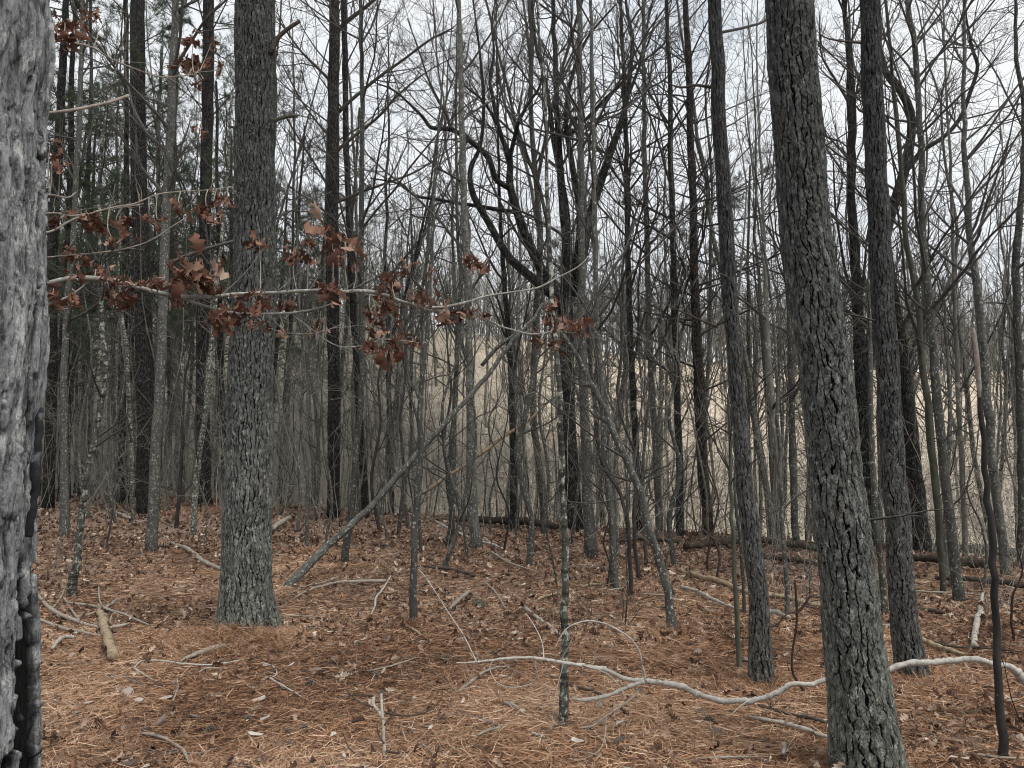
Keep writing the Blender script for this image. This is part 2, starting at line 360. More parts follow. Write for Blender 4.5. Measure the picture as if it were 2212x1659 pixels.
# ------------------------------------------------------------------ trunks
def px_path(pts, Y, lean=0.0, snap=True, top=None, n=36, dys=None):
    """pts: (x, y, width) from the base upwards -> local points, radii, base location"""
    Q = []
    for i, (x, y, wd) in enumerate(pts):
        yy = Y + lean * i / max(len(pts) - 1, 1) if dys is None else Y + dys[i]
        p = at(x, y, yy); Q.append([*p, wd / 2 * depth_of(p) / FP])
    Q = np.array(Q)
    if snap:
        b = Q[0].copy(); b[2] = gz(b[0], b[1])
        if abs(b[2] - Q[0][2]) > .05: Q = np.vstack([[b[0], b[1], b[2], Q[0][3] * 1.08], Q])
        else: Q[0][2] = b[2]
        e = Q[0].copy(); e[2] -= .12; Q = np.vstack([e, Q])
    if top:
        d = unit(Q[-1][:3] - Q[-3][:3]); d[0] *= .6; d[1] *= .6; d = unit(d)
        r = Q[-1][3]; cur = Q[-1][2]; k = max(2, int((top - cur) / 1.6))
        if top > cur + .5:
            for i in range(1, k + 1):
                f = i / k; q = Q[-1].copy(); q[:3] += d * (top - cur) / k + np.array([*(rng.normal(size=2) * .06), 0]); q[3] = r * (1 - f * .8)
                Q = np.vstack([Q, q])
    base = Q[1][:3].copy() if snap else Q[0][:3].copy()
    S = spline(Q, n); S[:, 3] = np.maximum(S[:, 3], .0015)
    return S[:, :3] - base, S[:, 3], base

def plate_trunk(name, P, R, mat, around, dz, cw, ch, depth, seed, parent, gv=.09, fv=3.1, hw=.34, fs=1.0, fur=None):
    """trunk with bark plates as geometry"""
    L = np.linalg.norm(np.diff(P, axis=0), axis=1).sum(); nz_ = int(L / dz)
    S = spline(np.column_stack([P, R]), nz_); P, R = S[:, :3], S[:, 3]
    T = unit(np.gradient(P, axis=0)); n1 = unit(np.cross(T, np.array([0, 1, 0]))); n2 = np.cross(n1, T)
    th = np.arange(around) * 2 * math.pi / around; rm = R.mean(); circ = 2 * math.pi * rm
    ncol = max(5, round(circ / cw)); arc = np.concatenate([[0], np.cumsum(np.linalg.norm(np.diff(P, axis=0), axis=1))])
    U, Vv = np.meshgrid(th / (2 * math.pi) * ncol, arc / ch)
    cx, cy = np.cos(U / ncol * 2 * math.pi) * rm, np.sin(U / ncol * 2 * math.pi) * rm; cz = Vv * ch
    U2 = U + .5 * vnoise(cx / cw * .8, cy / cw * .9, cz / ch * .9, seed) + .13 * vnoise(cx / cw * 2.2, cy / cw * 2.2, cz / ch * 3.2, seed + 1)
    V2 = Vv + .35 * vnoise(cx / cw * .7, cy / cw * .7, cz / ch, seed + 2) + .1 * vnoise(cx / cw * 3, cy / cw * 3, cz / cw * 2, seed + 3)
    def cells(A, Bv, per, sd_, stag=.5):
        iu, iv = np.floor(A).astype(int), np.floor(Bv).astype(int)
        d1 = np.full(A.shape, 9.); d2 = np.full(A.shape, 9.); t1 = np.zeros(A.shape); w1 = np.zeros(A.shape + (2,)); w2 = np.zeros(A.shape + (2,))
        for a in (-1, 0, 1):
            for b in (-1, 0, 1):
                cu, cv = iu + a, iv + b; hu = cu % per
                px = cu + .5 + .8 * (_hash(hu, cv, 0, sd_ + 7) - .5); py = cv + .5 + .85 * (_hash(hu, cv, 1, sd_ + 7) - .5) + stag * (hu % 2)
                dx, dy = A - px, Bv - py; d = np.sqrt(dx * dx + dy * dy); tt = _hash(hu, cv, 2, sd_); pp = np.stack([px, py], -1)
                m = d < d1; m2 = (~m) & (d < d2)
                w2 = np.where(m[..., None], w1, np.where(m2[..., None], pp, w2)); d2 = np.where(m, d1, np.where(m2, d, d2))
                t1 = np.where(m, tt, t1); w1 = np.where(m[..., None], pp, w1); d1 = np.where(m, d, d1)
        dd = np.abs(w1 - w2); return d2 - d1, t1, dd[..., 0] / (dd[..., 0] + .8 * dd[..., 1] + 1e-6)
    e, t1, horiz = cells(U2, V2, ncol, seed)
    per2 = ncol * 2; Uf = U * 2 + .35 * vnoise(cx / cw * 2.4, cy / cw * 2.4, cz / ch * 3, seed + 21) + .2 * vnoise(cx / cw * 6, cy / cw * 6, cz / ch * 9, seed + 22)
    Vf = Vv * fv + .5 * vnoise(cx / cw * 2.2, cy / cw * 2.2, cz / ch * 3, seed + 23) + .25 * vnoise(cx / cw * 6, cy / cw * 6, cz / ch * 9, seed + 24)
    ef, tf_, _h = cells(Uf, Vf, per2, seed + 50)
    fr = vnoise(cx / cw * 2.2, cy / cw * 2.2, cz / ch * 1.6, seed + 4); fr2 = vnoise(cx / cw * 7, cy / cw * 7, cz / ch * 8, seed + 14)
    big = sstep(gv, .13 + gv, e + hw * (1 - horiz) ** 1.3 + .10 * fr + .08 * fr2)
    if fur:
        wgl = .012 * vnoise(cx * 30, cy * 30, cz * 9, seed + 33)
        gq = np.abs(vnoise((cx + wgl) / fur[0], (cy + wgl) / fur[0], cz / fur[1], seed + 31)) + .08 * vnoise(cx / .012, cy / .012, cz / .06, seed + 32) + .07 * fr2
        fm = sstep(fur[2], fur[3], gq); big = np.minimum(.15 + .85 * big, 1) * fm
    crackf = sstep(.0, .09, ef + .08 * fr2); step = np.floor(tf_ * 4) / 3
    disp = depth * (big - 1) + depth * .25 * (t1 - .5) * big + fs * depth * .42 * (step - .5) * (.25 + .75 * big) - depth * .22 * (1 - crackf) + depth * .12 * fr2 + rm * .05 * vnoise(cx * 5, cy * 5, cz * 1.5, seed + 6)
    plate = np.clip(big * (1 - .45 * fs + .45 * fs * crackf) * (.62 + .38 * step), 0, 1); t1 = .5 * t1 + .5 * tf_
    # the broad lobes of the root collar
    hgt = (P[:, 2] - P[:, 2].min())[:, None]; lob = .5 + .5 * np.cos(th[None] * 5 + 1.3 * seed + 1.2 * np.sin(th[None] * 2 + seed))
    rad = R[:, None] + disp + rm * .42 * np.exp(-(hgt / .17)) * lob
    V = P[:, None, :] + rad[..., None] * (np.cos(th)[None, :, None] * n1[:, None, :] + np.sin(th)[None, :, None] * n2[:, None, :])
    N, K = U.shape; i, j = np.meshgrid(np.arange(N - 1), np.arange(K), indexing='ij'); j2 = (j + 1) % K
    F = np.stack([i * K + j, i * K + j2, (i + 1) * K + j2, (i + 1) * K + j], -1).reshape(-1, 4)
    return link(name, mesh(name, V.reshape(-1, 3), [F], mat, {'plate': plate.ravel(), 'tint': t1.ravel()}), parent)

def tufts(G, pos, dirs, n=20, L=.13, wd=.0024):
    """needle tufts at branch ends"""
    K = len(pos)
    if K == 0: return
    d = unit(dirs[:, None, :] * .9 + rng.normal(size=(K, n, 3)) * .75); d = unit(d + np.array([0, 0, .12]))
    s = pos[:, None, :] + dirs[:, None, :] * rng.uniform(-.08, .04, (K, n, 1)); l = L * rng.uniform(.7, 1.2, (K, n, 1))
    sd_ = unit(np.cross(d, rng.normal(size=(K, n, 3)))) * wd
    V = np.stack([s - sd_, s + sd_, s + d * l], 2).reshape(-1, 3); F = np.arange(len(V)).reshape(-1, 3)
    G.add(V, [F])

def add_branches(root, P, R, style, dens=1.0, tw='twig', lo=None, bm=None):
    """branches and twigs of one trunk (local coordinates)"""
    P = P[None]; R = R[None]; H = P[0, -1, 2]; G = Geo(); leafG = None
    zt = P[0, :, 2]
    def tz(z): return float(np.interp(z, zt, np.linspace(0, 1, len(zt))))
    if style == 'hard':
        z0 = lo if lo is not None else .28 * H
        a, b = spawn(P, R, 17 * dens, tz(z0 * .8), .99, 30, 65, (1.0, 3.8), .5, 10, .1, .05, absl=True, tf=.55, rmax=.03)
        a2, b2 = spawn(a, b, 7, .15, 1, 25, 60, (.3, .6), .6, 7, .12, .04)
        a3, b3 = spawn(a2, b2, 5, .1, 1, 25, 60, (.3, .65), .6, 5, .14, .03, rmin=.0025)
        c, d = spawn(P, R, 7 * dens, tz(.8), tz(max(z0, 1.2)), 50, 90, (.2, .9), .25, 6, .14, .03, absl=True, rmax=.006)
        c2, d2 = spawn(c, d, 3, .2, 1, 30, 70, (.3, .6), .7, 4, .15, .0)
        G.tubes(a, b, 5); G.tubes(a2, b2, 4); G.tubes(a3, b3, 3); G.tubes(c, d, 3); G.tubes(c2, d2, 3)
    elif style == 'sap':
        a, b = spawn(P, R, 15 * dens, tz(lo or .9), 1, 30, 75, (.35, 1.5), .45, 8, .12, .05, absl=True, tf=.4, rmax=.012)
        a2, b2 = spawn(a, b, 5, .15, 1, 30, 65, (.25, .6), .6, 5, .14, .03, rmin=.002)
        G.tubes(a, b, 4); G.tubes(a2, b2, 3)
    elif style in ('pine', 'pinedead'):
        z0 = lo if lo is not None else 2.6
        up = .035
        a, b = spawn(P, R, 20 * dens, tz(z0), .98, 50, 85, (.8, 3.0), .28, 9, .045, up, absl=True, tf=.3, rmax=.02)
        a2, b2 = spawn(a, b, 8, .2, 1, 30, 60, (.2, .45), .55, 5, .08, .02, rmin=.0025)
        a3, b3 = spawn(a2, b2, 3, .1, 1, 30, 55, (.3, .5), .6, 4, .1, .02)
        c, d = spawn(P, R, 6 * dens, tz(1.0), tz(z0), 70, 95, (.08, .6), .2, 5, .1, -.01, absl=True, rmax=.009)
        G.tubes(a, b, 4); G.tubes(a2, b2, 3); G.tubes(a3, b3, 3); G.tubes(c, d, 4)
        if style == 'pine':
            zz = np.concatenate([a2[:, -1], a3[:, -1], a2[:, 2]]); dd = np.concatenate([unit(a2[:, -1] - a2[:, -2]), unit(a3[:, -1] - a3[:, -2]), unit(a2[:, 3] - a2[:, 2])])
            keep = zz[:, 2] > 3.4; leafG = Geo(); tufts(leafG, zz[keep], dd[keep], 26, .14, .003)
    me = G.build('crown', M[tw])
    if me: link('crown', me, root)
    if leafG and leafG.V: link('needles', leafG.build('needles', M['needle_green'], False), root)

NAMES = {'pine': ('pine_tree', 'pine tree'), 'bare': ('bare_tree', 'tree'), 'sapling': ('sapling', 'sapling'), 'oak': ('oak_tree', 'tree')}
GROUPS = {'pine': 'pine trees standing among the bare hardwoods', 'bare': 'bare hardwood trees of the wood', 'sapling': 'thin bare saplings in the undergrowth', 'oak': None}
def tree(kind, label, pts, mat, style, Y=None, top=11, lean=0, plates=None, sides=12, lump=.07, dens=1.0, tw='twig', lo=None, n=None, dys=None, snap=True):
    if Y is None: Y = hit(pts[0][0], pts[0][1])[1]
    P, R, base = px_path(pts, Y, lean, snap=snap, top=top, n=n or (44 if top else 22), dys=dys)
    P = P + np.concatenate([np.zeros((3, 3)), rng.normal(size=(len(P) - 3, 3)) * np.array([.3, .3, 0]) * np.minimum(R[3:, None], .02)])
    nm, cat = NAMES[kind]; t = thing(nm, label, cat, base, GROUPS[kind])
    if plates: plate_trunk('trunk', P, R, M[mat], parent=t, **plates)
    else:
        G = Geo(); G.tubes(P[None], R[None], sides, cap=True, lump=lump, seed=len(label)); link('trunk', G.build('trunk', M[mat]), t)
    if style: add_branches(t, P, R, style, dens, tw, lo)
    return t, P, R, base
def limb(root, name, base, pts, Y, mat, n=24, sides=8, twigs=0, tw='twig', dys=None, cap=True, lump=.08, big=True, sub=None):
    """an extra limb given by picture points, as a part of root"""
    Q = []
    for i, (x, y, wd) in enumerate(pts):
        p = at(x, y, Y + (dys[i] if dys is not None else 0)); Q.append([*(p - base), wd * (1.06 if mat == 'oak' else 1) / 2 * depth_of(p) / FP])
    S = spline(np.array(Q), n); S[:, 3] = np.maximum(S[:, 3], .001); G = Geo(); G.tubes(S[None, :, :3], S[None, :, 3], sides, cap=cap, lump=lump, seed=n)
    o = link(name, G.build(name, M[mat]), root)
    if twigs:
        g = Geo(); p0, r0 = S[None, :, :3], S[None, :, 3]
        ln = (.7, 2.8) if big else (.1, .45)
        a, b = spawn(p0, r0, twigs, .25, 1, 25, 60, ln, .5, 8, .12, .05 if big else .0, absl=True, tf=.4, rmax=.014 if big else .003)
        a2, b2 = spawn(a, b, 8 if big else 2, .15, 1, 25, 60, (.3, .6), .6, 5, .14, .03)
        g.tubes(a, b, 4); g.tubes(a2, b2, 3)
        if big: a3, b3 = spawn(a2, b2, 4, .1, 1, 25, 60, (.3, .6), .6, 4, .14, .02, rmin=.0035); g.tubes(a3, b3, 3)
        link('twigs', g.build('twigs', M[tw]), o)
    return o

# ---- A  the trunk right beside the camera
yA = 1.05
tA, PA, RA, bA = None, None, None, None
rA = .17
ptsA = [(85, 1659), (85, 1400), (88, 1150), (92, 920), (99, 700), (104, 500), (101, 350), (108, 200), (117, 60), (112, 0)]
QA = []
for x, y in ptsA:
    p = at(x, y, yA); QA.append([p[0] - rA * 1.19, yA, p[2], rA + .004 * math.sin(y * .02)])
QA = np.array([[QA[0][0], yA, -.1, rA * 1.25], [QA[0][0], yA, .25, rA * 1.05]] + QA + [[QA[-1][0] + .01, yA, 3.3, rA * .97], [QA[-1][0] + .02, yA, 4.5, rA * .95], [QA[-1][0] + .05, yA, 9, rA * .8]])
bA = np.array([QA[0][0], yA, 0]); QA[:, :3] -= bA
tA = thing('pine_tree', 'huge rough pale grey pine trunk cut off by the left edge, nearest of all', 'pine tree', bA, GROUPS['pine'])
SA = spline(QA[QA[:, 2] < 3.6], 60)
plate_trunk('trunk', SA[:, :3], SA[:, 3], M['pine_front'], 620, .0026, .03, .16, .017, 5, tA, .05, 2.2, .45, .7, (.06, .62, .085, .13))
o = Geo(); up_ = np.array([[*(QA[-3][:3] * 1), rA * .95], [*QA[-2][:3], rA * .93], [*QA[-1][:3], rA * .75]]); S_ = spline(up_, 10); o.tubes(S_[None, :, :3], S_[None, :, 3], 24, cap=True)
link('trunk_top', o.build('trunk_top', M['pine']), tA)
o = Geo(); q = spline([[*(at(x, y, yA) - bA), w_ * yA / FP] for x, y, w_ in ((62, 1160, 6), (70, 1110, 8), (77, 1030, 9), (82, 960, 9), (86, 905, 7), (90, 880, 3))], 40); o.tubes(q[None, :, :3], q[None, :, 3], 9, cap=True, lump=.55); link('bark_stub', o.build('bark_stub', M['charred']), tA)

pl = lambda a, dz, cw, ch, d, s: dict(around=a, dz=dz, cw=cw, ch=ch, depth=d, seed=s)
# ---- the near pines
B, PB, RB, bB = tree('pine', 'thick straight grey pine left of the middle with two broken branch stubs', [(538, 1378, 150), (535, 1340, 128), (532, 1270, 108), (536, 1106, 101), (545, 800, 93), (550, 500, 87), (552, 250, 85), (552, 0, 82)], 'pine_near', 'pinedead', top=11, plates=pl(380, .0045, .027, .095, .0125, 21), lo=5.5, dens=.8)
yB = bB[1]
limb(B, 'broken_branch', bB, [(585, 115, 12), (600, 82, 10), (622, 62, 9), (648, 45, 8)], yB - .1, 'stick_dark', 10, 7)
limb(B, 'broken_branch', bB, [(590, 262, 9), (605, 255, 9), (625, 250, 9), (643, 250, 8)], yB - .1, 'green', 8, 7)
limb(B, 'broken_branch', bB, [(512, 278, 7), (500, 274, 5), (492, 272, 3)], yB - .05, 'stick_dark', 6, 5)
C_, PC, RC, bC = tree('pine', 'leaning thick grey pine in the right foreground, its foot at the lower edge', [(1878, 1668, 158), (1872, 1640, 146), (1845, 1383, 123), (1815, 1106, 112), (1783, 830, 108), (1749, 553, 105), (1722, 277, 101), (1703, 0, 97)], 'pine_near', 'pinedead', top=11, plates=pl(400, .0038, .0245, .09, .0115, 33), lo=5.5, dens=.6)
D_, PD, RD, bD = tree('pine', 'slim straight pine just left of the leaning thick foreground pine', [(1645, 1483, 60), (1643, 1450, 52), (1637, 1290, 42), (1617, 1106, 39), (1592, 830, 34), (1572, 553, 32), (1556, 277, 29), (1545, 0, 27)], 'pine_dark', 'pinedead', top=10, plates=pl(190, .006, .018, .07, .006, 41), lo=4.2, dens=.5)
limb(D_, 'branch', bD, [(1537, 189, 8), (1525, 187, 7), (1500, 184, 6), (1475, 189, 5), (1455, 185, 4), (1435, 175, 3)], bD[1] + .05, 'stick_dark', 12, 6)
for q in ([(1550, 706, 6), (1510, 690, 4), (1470, 672, 3), (1430, 655, 2)], [(1590, 640, 5), (1620, 660, 4), (1655, 690, 3)], [(1585, 940, 4), (1555, 925, 3), (1500, 900, 2)], [(1618, 1130, 4), (1650, 1118, 3), (1690, 1095, 2)]):
    limb(D_, 'branch', bD, q, bD[1], 'stick_dark', 10, 5, 4, big=False)
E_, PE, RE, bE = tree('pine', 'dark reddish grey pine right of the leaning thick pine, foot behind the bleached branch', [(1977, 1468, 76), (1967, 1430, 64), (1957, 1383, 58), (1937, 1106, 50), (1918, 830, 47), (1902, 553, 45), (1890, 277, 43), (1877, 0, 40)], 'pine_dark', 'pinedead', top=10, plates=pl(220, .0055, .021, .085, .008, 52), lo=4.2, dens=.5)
limb(E_, 'branch', bE, [(1868, 93, 6), (1840, 91, 5), (1810, 88, 4), (1780, 80, 3), (1760, 62, 2)], bE[1], 'stick_dark', 10, 5, 5, big=False)
limb(E_, 'branch', bE, [(1866, 242, 6), (1856, 238, 5), (1850, 228, 3)], bE[1], 'stick_dark', 8, 5)

# ---- pines of the second row
tree('pine', 'dark left hand pine whose lower trunk stands behind a slimmer pale grey tree', [(325, 1108, 56), (318, 1080, 42), (313, 830, 35), (306, 553, 33), (298, 277, 31), (297, 0, 28)], 'pine', 'pine', Y=16.0, top=15, lo=3.2, dens=1.3, sides=14)
tree('pine', 'dark straight pine rising just left of the thick straight pine, partly behind a mottled sapling', [(443, 1100, 42), (442, 1080, 30), (438, 830, 28), (441, 553, 25), (448, 277, 24), (451, 0, 22)], 'pine', 'pine', Y=17, top=15, lo=3.4, dens=1.2, sides=14)
J, PJ, RJ, bJ = tree('pine', 'near black pine right of the thick straight pine, long bare branches slanting up', [(720, 1115, 34), (720, 1090, 27), (721, 830, 27), (718, 553, 26), (720, 277, 25), (722, 0, 21)], 'pine', 'pinedead', Y=15.2, top=14, lo=3.2, dens=1.0, sides=14)
for q in ([(722, 250, 10), (760, 215, 8), (820, 165, 7), (870, 130, 6), (930, 85, 5), (980, 60, 3)], [(722, 330, 9), (770, 290, 7), (820, 250, 6), (860, 205, 5), (930, 150, 3), (1010, 110, 2)],
          [(722, 75, 12), (750, 45, 10), (790, 15, 8), (830, -20, 6)], [(722, 440, 7), (780, 415, 6), (850, 390, 5), (900, 370, 4), (960, 330, 3), (1010, 290, 2)],
          [(718, 180, 7), (690, 150, 6), (650, 110, 5), (600, 40, 3)], [(718, 300, 6), (690, 270, 5), (650, 215, 4), (610, 140, 3)], [(718, 420, 6), (690, 370, 5), (640, 290, 4), (610, 240, 3)], [(718, 470, 5), (680, 440, 4), (620, 400, 3)]):
    limb(J, 'branch', bJ, q, bJ[1] + rng.uniform(-.6, .6), 'stick_dark', 14, 5, 9)
tree('pine', 'thin dark pine close behind and left of the pale speckled tree near the black pine', [(790, 1110, 17), (784, 1000, 16), (777, 900, 15), (765, 700, 14), (757, 553, 14), (748, 300, 13), (741, 0, 11)], 'pine', 'pinedead', Y=15.5, top=13, lo=3.5)
tree('pine', 'dark slim pine seen just right of the huge near trunk', [(104, 1092, 24), (112, 800, 22), (112, 600, 21), (118, 450, 20), (130, 277, 18), (135, 150, 15), (143, 0, 12)], 'pine', 'pine', Y=17.5, top=15, lo=2.8, dens=1.6)
tree('pine', 'slim dark pine left of the dark pine with the grey tree before it', [(268, 1095, 20), (265, 1000, 18), (262, 900, 18), (268, 700, 14), (272, 553, 12), (273, 300, 10), (272, 0, 9)], 'pine', 'pine', Y=19, top=14, lo=3, dens=1.6)
tree('pine', 'reddish brown straight pine with whorls of dead twigs, left of the slim foreground pine', [(1532, 1172, 26), (1528, 1106, 23), (1515, 980, 22), (1508, 830, 20), (1503, 700, 19), (1500, 553, 18), (1492, 277, 15), (1480, 0, 12)], 'pine_red', 'pinedead', Y=12.2, top=12, lo=1.4, dens=2.2)

# ---- the big bare oak in the middle
OA, PO, RO, bO = tree('oak', 'big dark furrowed oak in the middle that forks into several crooked limbs', [(1240, 1142, 46), (1236, 1080, 38), (1228, 950, 35), (1224, 850, 34), (1222, 750, 35), (1222, 680, 30), (1226, 553, 24), (1216, 430, 17), (1206, 300, 14), (1200, 150, 11), (1195, 0, 9)], 'oak', None, Y=13.2, top=12, sides=14)
add_branches(OA, PO, RO, 'hard', 1.6, lo=5)
for nm, q, tw_ in (('limb', [(1222, 690, 24), (1204, 648, 22), (1164, 613, 20), (1128, 583, 18), (1097, 553, 17), (1057, 483, 14), (1022, 420, 13), (1016, 367, 10), (1037, 317, 8), (1045, 233, 7), (1040, 150, 6), (1030, 60, 4), (1020, -10, 3)], 12),
                   ('limb', [(1220, 680, 22), (1204, 640, 22), (1182, 605, 21), (1155, 553, 20), (1132, 500, 19), (1112, 440, 17), (1101, 395, 15), (1102, 345, 13), (1085, 300, 10), (1070, 245, 8), (1064, 205, 8), (1058, 180, 7), (1067, 110, 5), (1062, 50, 4), (1075, -20, 3)], 12),
                   ('limb', [(1100, 345, 9), (1113, 293, 9), (1120, 265, 8), (1140, 225, 6), (1165, 188, 5), (1175, 120, 3), (1190, 60, 2)], 9),
                   ('limb', [(1098, 405, 12), (1072, 388, 12), (1057, 345, 12), (1037, 322, 12), (1003, 296, 11), (975, 280, 10), (930, 275, 8), (915, 255, 7), (885, 225, 5), (850, 195, 4), (800, 175, 2)], 12),
                   ('limb', [(975, 282, 7), (965, 250, 6), (945, 215, 5), (925, 170, 4), (905, 110, 3), (880, 40, 2)], 8),
                   ('limb', [(1112, 458, 9), (1070, 452, 9), (1030, 445, 8), (985, 438, 7), (940, 430, 6), (900, 424, 6), (880, 410, 5), (855, 395, 4), (800, 385, 3)], 9),
                   ('limb', [(1096, 343, 7), (1075, 270, 6), (1040, 215, 5), (1010, 190, 4), (975, 150, 3), (950, 90, 2)], 8),
                   ('limb', [(1245, 640, 22), (1262, 530, 20), (1275, 466, 19), (1302, 380, 17), (1322, 320, 15), (1337, 280, 14), (1350, 233, 12), (1362, 150, 9), (1366, 83, 8), (1354, 20, 6), (1350, -30, 4)], 14),
                   ('limb', [(1222, 300, 6), (1257, 267, 7), (1304, 217, 7), (1354, 167, 6), (1395, 105, 4), (1420, 30, 3)], 9),
                   ('limb', [(1232, 560, 12), (1222, 440, 12), (1195, 300, 10), (1190, 250, 9), (1172, 150, 8), (1158, 100, 7), (1152, 40, 6), (1148, -20, 5)], 9),
                   ('limb', [(1360, 200, 7), (1385, 130, 6), (1397, 60, 5), (1410, 0, 3)], 7),
                   ('limb', [(1240, 600, 12), (1252, 470, 13), (1235, 350, 12), (1222, 250, 9), (1240, 150, 7), (1270, 80, 5), (1330, 10, 3)], 9)):
    limb(OA, nm, bO, q, bO[1], 'oak', 40, 9, tw_, dys=np.linspace(0, rng.uniform(-1.2, .8), len(q)))

# ---- hardwoods placed one by one
def bare(label, pts, mat='smooth', style='hard', **k): return tree('bare', label, pts, mat, style, **k)
bare('pale grey speckled tree standing in front of the dark left pine, mossy at its foot', [(329, 1195, 32), (327, 1170, 24), (332, 1106, 23), (337, 970, 22), (346, 830, 20), (355, 553, 19), (368, 277, 17), (379, 0, 13)], 'mottled', top=13, lo=5)
bare('slender mottled stem crossing the dark pine that stands beside the thick straight pine', [(418, 1160, 13), (420, 1106, 12), (428, 1000, 13), (443, 900, 12), (452, 780, 10), (462, 700, 9), (470, 600, 8), (490, 400, 6), (500, 200, 4)], 'pale', 'sap', top=6.5)
bare('speckled pale stem with a curved foot standing before the thin dark pine', [(744, 1219, 19), (747, 1180, 15), (759, 1106, 14), (767, 1000, 14), (778, 886, 13), (781, 700, 12), (781, 553, 11), (783, 277, 10), (779, 0, 8)], 'smooth', top=10, lo=4.5, dens=.9)
bare('straight limbless grey trunk in the middle ground, first left of the lichened pole', [(893, 1352, 19), (894, 1250, 16), (898, 1106, 14), (906, 986, 13), (910, 830, 11), (919, 753, 10), (928, 600, 8), (938, 433, 7), (945, 300, 5)], 'smooth', 'sap', top=5.5, lo=1.8, dens=.8)
bare('lichen patched tree with a dark swollen foot just left of the middle log', [(1032, 1187, 30), (1028, 1160, 24), (1020, 1106, 23), (1017, 960, 19), (1015, 830, 16), (1012, 700, 14), (1008, 553, 14), (1001, 400, 14), (995, 150, 11), (990, 0, 9)], 'mottled', top=12, lo=4)
bare('black and white lichened pole in the middle foreground with the bleached branch crossing its foot', [(1217, 1568, 22), (1219, 1480, 19), (1220, 1250, 16), (1218, 1106, 14), (1213, 1000, 14), (1210, 880, 12), (1204, 770, 11), (1195, 700, 10), (1190, 553, 9), (1182, 400, 8), (1177, 200, 7), (1165, 100, 6)], 'pale', 'sap', top=5, lo=2.7, dens=.6, sides=16, lump=.12)
bare('mottled grey tree close to the right side of the big forked oak', [(1277, 1208, 36), (1276, 1180, 28), (1272, 1106, 24), (1265, 950, 21), (1260, 800, 19), (1257, 650, 17), (1257, 553, 15), (1255, 300, 13), (1250, 0, 11)], 'mottled', top=13, lo=4)
bare('dark crooked tree curving from the right foot up to the left across its neighbours', [(1452, 1368, 25), (1449, 1320, 20), (1440, 1270, 18), (1420, 1200, 18), (1400, 1137, 17), (1380, 1053, 16), (1337, 963, 15), (1304, 880, 13), (1270, 813, 11), (1237, 753, 9), (1217, 726, 7), (1190, 690, 5)], 'smooth', 'sap', top=None, lo=1.2, dens=1.2, n=34)
bare('slim straight grey stem between the mottled tree and the dark curving tree', [(1328, 1272, 20), (1324, 1200, 16), (1320, 1106, 15), (1308, 1000, 14), (1300, 870, 13), (1290, 700, 12), (1286, 553, 11), (1282, 300, 9), (1276, 0, 7)], 'smooth', top=9, lo=3.4)
bare('thin black kinked stem immediately right of the slim grey stem', [(1362, 1290, 10), (1360, 1200, 9), (1356, 1130, 10), (1345, 1080, 8), (1330, 1050, 7), (1300, 1000, 6), (1290, 930, 5)], 'darkstem', 'sap', top=None)
bare('furrowed dark tree standing behind the curving trunk', [(1382, 1155, 20), (1378, 1050, 16), (1370, 900, 14), (1362, 700, 13), (1356, 553, 12), (1352, 300, 10), (1345, 100, 8)], 'oak', Y=13, top=12, lo=3.5)
bare('straight mid grey tree, second stem right of the curving trunk top', [(1425, 1160, 17), (1418, 1000, 15), (1408, 850, 14), (1402, 700, 13), (1398, 553, 12), (1392, 300, 10), (1390, 0, 8)], 'smooth', Y=12.6, top=12, lo=3)
bare('dark grey tree halfway between the curving trunk and the reddish pine', [(1470, 1165, 18), (1466, 1000, 16), (1462, 800, 15), (1455, 600, 14), (1450, 400, 12), (1447, 200, 10), (1440, 0, 8)], 'oak', Y=12, top=12, lo=3)
bare('dark oak with a stout kinked limb, standing behind the two right hand pines', [(1885, 1192, 42), (1880, 1120, 33), (1874, 1000, 30), (1868, 900, 29), (1862, 830, 27), (1856, 760, 24), (1852, 650, 22), (1846, 553, 21), (1840, 440, 18), (1838, 330, 16), (1836, 200, 14), (1832, 100, 12), (1822, 0, 9)], 'oak', Y=11.4, top=11, lo=4)
W_ = [o for o in COL.objects if o.get('label', '').startswith('dark oak with a stout kinked')][0]; bW = np.array(W_.location)
for q, tw_ in (([(1868, 830, 24), (1882, 740, 22), (1892, 640, 22), (1905, 560, 19), (1922, 470, 20), (1938, 420, 21), (1955, 360, 20), (1967, 300, 18), (1968, 250, 17), (1952, 205, 15), (1932, 178, 17), (1915, 160, 14), (1900, 110, 12), (1885, 50, 10), (1880, -10, 8)], 12),
               ([(1945, 390, 10), (1965, 358, 10), (1990, 328, 9), (2042, 293, 9), (2075, 253, 8), (2092, 210, 8), (2112, 143, 7), (2102, 110, 6), (2088, 43, 4), (2085, 0, 3)], 12),
               ([(1850, 640, 7), (1830, 600, 6), (1818, 540, 5), (1805, 450, 4), (1800, 350, 3)], 7)):
    limb(W_, 'limb', bW, q, bW[1] + .3, 'oak', 36, 9, tw_)
bare('slim grey stem showing between the two right hand pines', [(1912, 1328, 15), (1905, 1250, 13), (1893, 1130, 13), (1885, 1000, 12), (1880, 850, 10), (1878, 700, 9), (1880, 400, 7), (1878, 200, 5)], 'smooth', 'sap', top=8, lo=2)
bare('stout black furrowed trunk right of the dark reddish grey pine', [(1992, 1190, 46), (1986, 1130, 37), (1978, 1040, 33), (1968, 950, 30), (1960, 850, 26), (1950, 760, 22), (1940, 680, 17), (1928, 600, 14), (1915, 500, 11), (1905, 400, 8)], 'oak', Y=11, top=9, lo=3)
